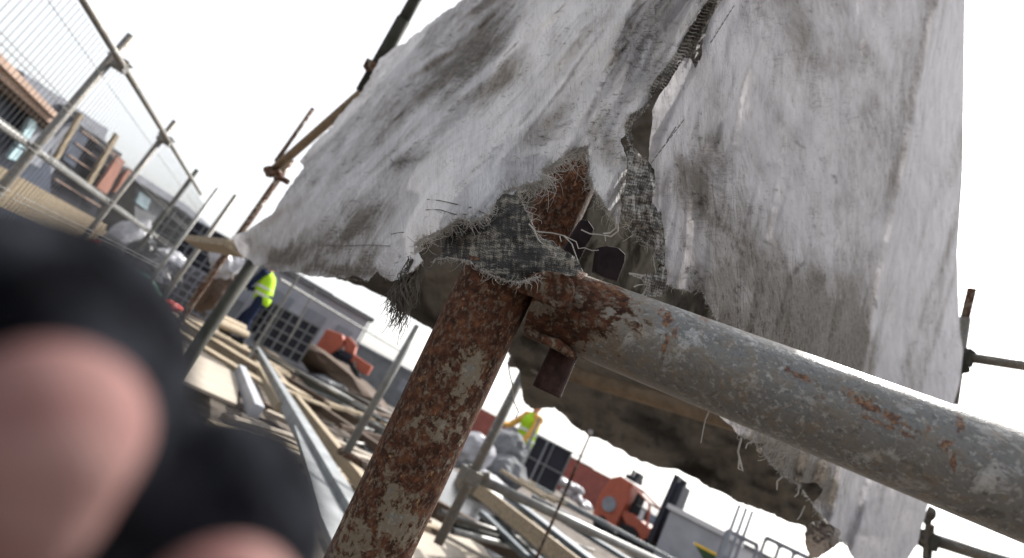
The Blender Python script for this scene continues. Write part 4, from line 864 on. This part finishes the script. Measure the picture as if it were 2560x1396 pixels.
# ================================================================== WORKERS
def hand_bm(mb_caps, wrist, d, up_, s=1.0):
    d = np.array(d)/np.linalg.norm(d); u = np.array(up_)/np.linalg.norm(up_)
    mb_caps.append((wrist, wrist+d*.07*s, .028*s, .034*s))
    for k in range(4):
        o_ = wrist+d*.08*s+u*(k-1.5)*.020*s; kn = o_+d*.035*s; mb_caps.append((o_, kn, .0105*s, .010*s)); mb_caps.append((kn, kn+(d*.8-np.cross(d, u)*.6)*.03*s, .010*s, .009*s))
    mb_caps.append((wrist+d*.03*s+u*.03*s, wrist+d*.07*s+u*.058*s, .012*s, .010*s))
def worker(name, base, face_dir, label, lean, top, legs, arms, shirt, hands, helmet=True, voxel=.011, step_=.26, torso=None):
    f2 = np.array([*face_dir, 0.]); f2 /= np.linalg.norm(f2); s2 = np.array([f2[1], -f2[0], 0]); z = np.array([0, 0, 1.]); b = np.array(base, float)
    def Q(fx, sx, h): return b+f2*fx+s2*sx+z*h
    e = empty(name, b, label, 'person')
    hip = Q(0, 0, .92); ch = Q(lean, 0, 1.30); nk = Q(lean*1.25, 0, 1.48); hd = Q(lean*1.4, 0, 1.64)
    foot = [Q(step_, .10, .05), Q(-step_*.6, -.10, .05)]; knee = [Q(step_*.75, .10, .50), Q(-.02, -.10, .48)]
    body = [(hip, ch, .13, .15), (ch, nk, .14, .06), (nk, hd, .055, .06), (Q(lean*1.4, 0, 1.62), Q(lean*1.45, 0, 1.70), .082, .09), (Q(lean*1.45+.07, 0, 1.60), Q(lean*1.45+.06, 0, 1.62), .045, .05)]
    body += [(Q(lean*1.45+.105, 0, 1.655), Q(lean*1.45+.12, 0, 1.63), .011, .015)]
    for sgn, fo, kn in ((1, foot[0], knee[0]), (-1, foot[1], knee[1])):
        body += [(hip+s2*sgn*.09, kn, .085, .06), (kn, fo, .055, .04), (fo, fo+f2*.16, .04, .035)]
        body += [(Q(lean*1.45, sgn*.085, 1.66), Q(lean*1.45, sgn*.09, 1.63), .014, .012)]
    ar = []
    for sgn, (el, wr_) in zip((1, -1), arms):
        sh_ = nk+s2*sgn*.19-z*.06; el = Q(*el); wr_ = Q(*wr_); body += [(nk-z*.05, sh_, .07, .065), (sh_, el, .052, .042), (el, wr_, .040, .028)]; ar.append((sh_, el, wr_, sgn))
    hc = []
    for (_, el, wr_, sgn) in ar: hand_bm(body, wr_, (wr_-el), z)
    blob('body', body, voxel, M['skin'], e, 4)
    tr_ = []
    for sgn, fo, kn in ((1, foot[0], knee[0]), (-1, foot[1], knee[1])): tr_ += [(hip+s2*sgn*.085, kn, .105, .082), (kn, fo+z*.04, .080, .065)]
    tr_.append((hip-z*.03, hip+z*.08, .145, .15)); blob('trousers', tr_, voxel*1.3, M[legs], e, 4)
    sl_ = [(hip+z*.05, ch, .150, .168), (ch, nk-z*.03, .158, .085)]
    for (sh_, el, wr_, sgn) in ar: sl_ += [(nk-z*.05, sh_, .085, .08), (sh_, el, .070, .058), (el, el+(wr_-el)*.9, .058, .042)]
    blob('jacket', sl_, voxel*1.3, M[shirt], e, 4)
    vs_ = [(hip+z*.02, ch, .166, .185), (ch, nk-z*.05, .175, .10)]
    v = blob('hi_vis_vest', vs_, voxel*1.2, M[top], e, 4)
    for hh in (1.02, 1.16):
        k = (hh-.92)/.38; c = hip+(ch-hip)*k; mb = MB(); n = 28; rr_ = .170+.018*k
        for i in range(n):
            a0, a1 = 2*math.pi*i/n, 2*math.pi*(i+1)/n
            mb.bar(c+rr_*(math.cos(a0)*f2+math.sin(a0)*s2), c+rr_*(math.cos(a1)*f2+math.sin(a1)*s2), .012, .05)
        mb.build('reflective_band', M['tape'], e)
    bt = []
    for fo in foot: bt += [(fo-f2*.03, fo+f2*.19, .055, .05), (fo, fo+z*.12, .055, .06)]
    blob('boots', bt, voxel, M['boot'], e, 3)
    if hands:
        for (_, el, wr_, sgn) in ar:
            gl = []; hand_bm(gl, wr_, (wr_-el), z, 1.25); blob('work_glove', gl, .006, M[hands], e, 2)
    if helmet:
        hc_ = Q(lean*1.45-.01, 0, 1.735); blob('helmet', [(hc_, hc_+z*.02, .118, .112), (hc_+f2*.08-z*.03, hc_+f2*.13-z*.035, .05, .03)], .009, M['helm'], e, 4)
    return e
wz = .42; w1 = P(583, 850, 11.0)
lt = np.array([-1.0, .15])
worker('person', (w1[0]+.05, w1[1], w1[2]), lt, 'person in navy workwear and yellow hi-vis vest bending over the planks', .16, 'hivis', 'cloth_n', ((.30, .24, 1.12), (.50, .16, .98)) and [((.30, .24, 1.10), (.52, .16, 1.00)), ((.28, -.24, 1.08), (.50, -.10, .96))], 'cloth_n', 'white', True)
w2 = P(1235, 1214, 10.0)
worker('person', (w2[0]+.15, w2[1], w2[2]-.05), np.array([-.8, -.5]), 'person in yellow hi-vis vest half hidden by the sheet beside the pole', .05, 'hivis', 'greyw', [((.26, .26, 1.12), (.50, .22, 1.05)), ((.20, -.30, 1.18), (.30, -.30, .95))], 'ochre', None, True)
for nm, p, lab in (('work_platform', w1, 'low timber platform under the standing worker'), ('work_platform', w2, 'low platform under the worker beside the pole')):
    mb = MB(); mb.box((p[0]+.1, p[1]+.3, (p[2])/2-.02), 1.0 if p is w1 else .7, .7, max(.05, p[2]/2-.01)); tag(mb.build(nm, M['timber'], bevel=.01), lab, 'platform')

bag(312, 618, 7.5, .24, .2, .34, 'whitebag', 'tall white plastic bag beside the second grey fence post', 1)
bag(345, 640, 7.6, .26, .2, .26, 'blackbag', 'black plastic bag right behind the tall white bag', 2)
bag(288, 690, 6.9, .26, .2, .14, 'blackbag', 'small black bag in front of the white bags', 4)
bag(395, 690, 7.4, .34, .25, .25, 'blackbag', 'wide black plastic bag above the green one', 5)
bag(425, 655, 7.7, .22, .2, .16, 'whitebag', 'pale bag lying on top of the wide black bag', 6)
bag(345, 722, 6.8, .26, .2, .16, 'greenbag', 'dark green plastic bag at the edge of the glove', 7)
bag(232, 628, 7.6, .12, .12, .14, 'redbag', 'small red bag by the fence foot', 8)
bag(418, 765, 7.0, .14, .12, .06, 'redbag', 'flat red wrapper on the ground by the reddish pole', 10)
bag(567, 655, 8.0, .20, .2, .22, 'whitebag', 'white plastic bundle under the sheet corner', 11)
bag(548, 725, 8.0, .16, .16, .34, 'brown_timber', 'dark brown sack leaning behind the dark pole', 12, 'sack', 'sack')
facing(500, 735, 8.6, .8, .6, 'concrete', 'block_stack', 'grey stack of blocks behind the reddish pole', 'blocks', 6, 5, 'roofg', .1, .3, .03)
for k, (x, y, mt) in enumerate(((470, 775, 'timber'), (490, 782, 'timber'), (508, 790, 'timber'), (480, 765, 'brown_timber'), (500, 772, 'timber'))):
    p = P(x, y, 8.6); mb = MB(); mb.rod(p, p+np.array([.25, 1.3, 0]), .07, 12); tag(mb.build('timber_log', M[mt], bevel=.008), ('leftmost pale log end at the foot of the reddish pole', 'middle pale log end at the foot of the reddish pole', 'rightmost pale log end beside the dark pole', 'brown log end on top of the small log pile', 'pale log end on top of the small log pile')[k], 'log', 'logs piled by the reddish pole')

# ================================================================== PLANKS, BEAMS AND DECKS ON THE GROUND
def plank(p1, p2, z, w_, h, mt, label, cat='timber board', name='timber_plank', group=None, parent=None, z2=None):
    a, b = G(*p1, z), G(*p2, z if z2 is None else z2); mb = MB(); mb.bar(a, b, w_, h)
    o = mb.build(name, M[mt], parent, bevel=.004)
    if not parent: tag(o, label, cat, group)
    return o
# long boards near the worker
for k, (a, b, z, w_, mt, lab) in enumerate((((400, 770), (760, 990), .36, .34, 'timber', 'upper long pale plank crossing behind the dark pole'), ((400, 806), (700, 985), .32, .30, 'timber', 'second long pale plank crossing behind the dark pole'),
        ((620, 822), (960, 1010), .38, .18, 'timber', 'bright narrow plank just right of the worker feet'), ((700, 840), (1000, 1000), .40, .12, 'timber', 'thin bright batten below the pale cabin'),
        ((640, 860), (980, 1075), .30, .22, 'timber', 'weathered plank left of the dumper'))):
    plank(a, b, z, w_, .05, mt, lab)
pl = MB(); pts = [G(x, y, .30) for x, y in ((440, 862), (600, 936), (592, 1010), (430, 940))]; pl.prism(pts, (0, 0, -.03)); tag(pl.build('plywood_sheet', M['ply'], bevel=.003), 'pale plywood sheet lying right of the dark pole', 'plywood')
plank((600, 925), (640, 1030), .34, .09, .12, 'pale', 'short grey timber upright beside the plywood sheet', name='timber_beam', cat='beam')
plank((638, 910), (700, 1020), .34, .08, .1, 'timber', 'short pale beam right of the plywood sheet', name='timber_beam', cat='beam')
plank((640, 872), (880, 1300), .40, .10, .12, 'alu_l', 'long pale beam running toward the camera beside the glove', name='aluminium_beam', cat='beam')
plank((655, 890), (1000, 1330), .30, .09, .1, 'timber', 'long timber just right of the pale beam', name='timber_beam', cat='beam')
mb = MB(); mb.prism([G(x, y, .42) for x, y in ((735, 1060), (865, 1210), (850, 1396), (800, 1290))], (0, 0, -.03)); tag(mb.build('metal_sheet', M['alu_l'], bevel=.003), 'pale metal sheet lying between glove and rusted upright', 'metal sheet')
plank((700, 940), (900, 1060), .25, .10, .12, 'brown_timber', 'dark brown beam below the dumper', name='timber_beam', cat='beam')
plank((745, 985), (960, 1130), .28, .12, .10, 'brown_timber', 'red brown beam beside the pale pole foot', name='timber_beam', cat='beam')
# dark void under heaps
rg = random.Random(11)
def scatter(n, px0, px1, f, zr, lr, wr_, mats, label, group, name='timber_plank', cat='timber board', dirs=(0,), seed=1):
    rg = random.Random(seed)
    for k in range(n):
        x = rg.uniform(px0, px1); y = f(x)+rg.uniform(-1, 1)*wr_[1]; z = rg.uniform(*zr); p = G(x, y, z); a = rg.choice(dirs)+rg.gauss(0, .13); L = rg.uniform(*lr)/2
        d = np.array([math.cos(a), math.sin(a), rg.gauss(0, .03)]); mb = MB(); mb.bar(p-d*L, p+d*L, rg.uniform(.05, .2)*wr_[0], rg.uniform(.02, .07)); mt = rg.choice(mats); tag(mb.build(name, M[mt], bevel=.003), {'timber': 'pale ', 'brown_timber': 'dark brown ', 'alu': 'grey metal ', 'ply': 'flat plywood '}[mt]+label, cat, group)
def tubes(n, pts, zr, lr, ang, label, group, seed, mats=('far_tube', 'pale_tube', 'dark_tube')):
    rg = random.Random(seed)
    for k in range(n):
        i = rg.random()*(len(pts)-1); j = int(i); t = i-j; x = pts[j][0]*(1-t)+pts[j+1][0]*t+rg.gauss(0, 12); y = pts[j][1]*(1-t)+pts[j+1][1]*t+rg.gauss(0, 14)
        p = G(x, y, rg.uniform(*zr)); a = ang+rg.gauss(0, .05); L = rg.uniform(*lr)/2; d = np.array([math.cos(a), math.sin(a), rg.gauss(0, .015)]); mt = rg.choice(mats)
        tag(tube('stacked_tube', p-d*L, p+d*L, .024, M[mt], None, 12, 1), {'far_tube': 'rust flecked ', 'pale_tube': 'pale ', 'dark_tube': 'dark '}[mt]+label, 'scaffold tube', group)
tubes(26, ((760, 930), (900, 1010), (1040, 1110)), (.15, .45), (1.5, 3.0), .15, 'tube lying in the pile below the dumper', 'tubes piled below the dumper', 21)
tubes(14, ((900, 1060), (980, 1150), (1040, 1230)), (.10, .25), (1.0, 2.0), 1.25, 'tube lying behind the big rusted upright', 'tubes behind the big rusted upright', 22)
tubes(10, ((1200, 1330), (1300, 1340), (1420, 1370)), (.30, .42), (1.2, 2.2), .9, 'tube in the dark gap of the deck stack', 'tubes in the deck stack', 23)
va = math.atan2(*(hdir(620)[[1, 0]])); ha = math.atan2(RT[1], RT[0])
scatter(26, 720, 1060, lambda x: 945+(x-720)*.55, (.05, .35), (1.0, 2.6), (1, 45), ('timber', 'timber', 'brown_timber', 'alu', 'brown_timber'), 'loose board in the heap below the dumper', 'boards in the heap below the dumper', dirs=(-.15, .25, 1.2), seed=3)
scatter(26, 640, 1000, lambda x: 1000+(x-640)*.7, (.02, .22), (.8, 2.0), (1, 70), ('timber', 'brown_timber', 'ply', 'timber'), 'offcut lying beside the long pale beam', 'offcuts beside the long pale beam', 'timber_offcut', 'offcut', dirs=(.3, 1.0, 1.5), seed=5)
for k in range(7):
    plank((880+k*13, 1000+k*13), (1010+k*12, 1175+k*10), .20+.02*k, .11, .05, 'alu', 'narrow grey deck in the row behind the big rusted upright', 'deck board', 'metal_deck', 'narrow decks in a row')
mb = MB(); mb.prism([G(x, y, .06) for x, y in ((860, 1000), (960, 1040), (1420, 1396), (1150, 1396), (950, 1220))], (0, 0, -.03)); tag(mb.build('gap_shade_sheet', M['blackbag']), 'black sheet put in for the shade in the gaps under the stacked beams', 'shade sheet')  # added black sheet that paints the shade in the gaps between beams
mb = MB(); mb.prism([G(x, y, .07) for x, y in ((1060, 1290), (1180, 1330), (1230, 1396), (1010, 1396))], (0, 0, -.02)); tag(mb.build('plywood_sheet', M['ply']), 'pale board at the foot of the grey brown pole', 'plywood')
plank((1070, 1262), (1320, 1400), .22, .09, .16, 'brown_timber', 'long brown beam at the bottom under the grey brown pole', name='timber_beam', cat='beam')
# stack of long decks on the right of the standard
plank((1196, 1225), (1440, 1420), .62, .05, .11, 'timber', 'long timber with pink sunlit edge on the deck stack', name='timber_beam', cat='beam')
for k, (a, b, z, w_, mt) in enumerate((((1232, 1262), (1380, 1396), .50, .17, 'alu'), ((1215, 1290), (1330, 1400), .42, .17, 'alu'), ((1270, 1240), (1500, 1420), .56, .18, 'alu'), ((1300, 1236), (1600, 1420), .58, .20, 'alu'), ((1330, 1240), (1700, 1440), .60, .22, 'alu'))):
    plank(a, b, z, w_, .05, mt, ('lowest grey deck at the left of the deck stack', 'short grey deck beside the dark gap', 'third grey deck from the left in the stack', 'wide grey deck under the cream guard rail', 'broad grey deck right of the cream guard rail')[k], 'deck board', 'metal_deck')
plank((1338, 1214), (1720, 1420), .74, .08, .05, 'alu_l', 'bright edged long deck nearest the forklift', 'deck board', 'metal_deck')
plank((1290, 1190), (1540, 1330), .70, .22, .05, 'alu', 'blue grey deck lying left of the bright edged one', 'deck board', 'metal_deck')
for k in range(3):
    plank((1255+k*22, 1178+k*5), (1360+k*25, 1245+k*8), .72, .07, .05, 'timber', ('leftmost short batten on the far end of the deck stack', 'middle short batten on the far end of the deck stack', 'rightmost short batten on the far end of the deck stack')[k], 'batten', 'timber_batten', 'battens on the deck stack')
# grey sacks and stuff near worker two
bag(1262, 1130, 9.0, .32, .3, .30, 'concrete', 'grey crumpled tarpaulin heap left of the second worker', 21, 'tarpaulin_heap', 'heap')
bag(1252, 1180, 8.6, .34, .3, .24, 'concrete', 'lower grey rubble heap below the second worker', 22, 'rubble_heap', 'heap')
bag(1180, 1130, 8.0, .22, .3, .26, 'whitebag', 'white bag seen just left of the grey brown pole', 23)
bag(1240, 1225, 7.4, .40, .3, .12, 'whitebag', 'flat white sack on the near end of the decks', 24)
for k, (x, y) in enumerate(((1392, 1198), (1408, 1206), (1424, 1214), (1440, 1222), (1418, 1232), (1440, 1245), (1460, 1262))):
    bag(x, y, 24, .26, .3, .16, 'whitebag', ('first', 'second', 'third', 'fourth', 'fifth', 'sixth', 'seventh')[k]+' small white bag from the black crate, before the red container', 30+k)['group'] = 'white bags before the red container'
# crowd barriers at the bottom right
for k, (x, D) in enumerate(((1842, 7.0), (1862, 7.2), (1880, 7.4))):
    vtube('upright_pole', x-10, 1310, D, None, 1262+k*8, .020, 'roofg', ('leftmost of the three thin grey poles at the bottom right', 'middle of the three thin grey poles at the bottom right', 'rightmost of the three thin grey poles at the bottom right')[k], 'pole')
def barrier(px, py, D, w_, h, label, nb=3):
    b, A, L = local(px, py, D, .1, P(px, py, D)[2]); e = empty('steel_barrier', b, label, 'barrier')
    for zz in (0, -h*.45, -h): mb = MB(); mb.bar(L(-w_/2, 0, zz), L(w_/2, 0, zz), .03, .05); mb.build('rail', M['roofg'], e)
    for k in range(nb+1):
        mb = MB(); x = -w_/2+w_*k/nb; mb.bar(L(x, 0, .0), L(x, 0, -h), .03, .05, A[1]); mb.build('upright', M['roofg'], e)
    mb = MB()
    for k in range(nb):
        for (za, zb) in ((0, -h*.45), (-h*.45, -h)):
            x0, x1 = -w_/2+w_*k/nb, -w_/2+w_*(k+1)/nb; r = .28*min(x1-x0, za-zb)
            for (cx, cz, dx, dz) in ((x0, za, r, -r), (x1, za, -r, -r), (x0, zb, r, r), (x1, zb, -r, r)):
                mb.bar(L(cx+dx, 0, cz), L(cx, 0, cz+dz), .02, .03, A[1])
    mb.build('corner_brace', M['roofg'], e)
barrier(1856, 1345, 7.0, .38, .7, 'grey steel barrier crossing the three thin poles', 2)
barrier(1968, 1370, 6.6, .48, .6, 'grey steel barrier in the bottom right corner before the rag', 3)
mb = MB(); mb.prism([P(x, y, 12) for x, y in ((1738, 1362), (1860, 1425), (1800, 1430), (1765, 1410))], _f*.1); e = mb.build('green_awning', M['green']); tag(e, 'dark green panel with yellow edge at the bottom edge', 'panel')
mb = MB(); mb.bar(P(1737, 1359, 11.95), P(1862, 1423, 11.95), .04, .05); mb.build('yellow_edge', M['yellow'], e)
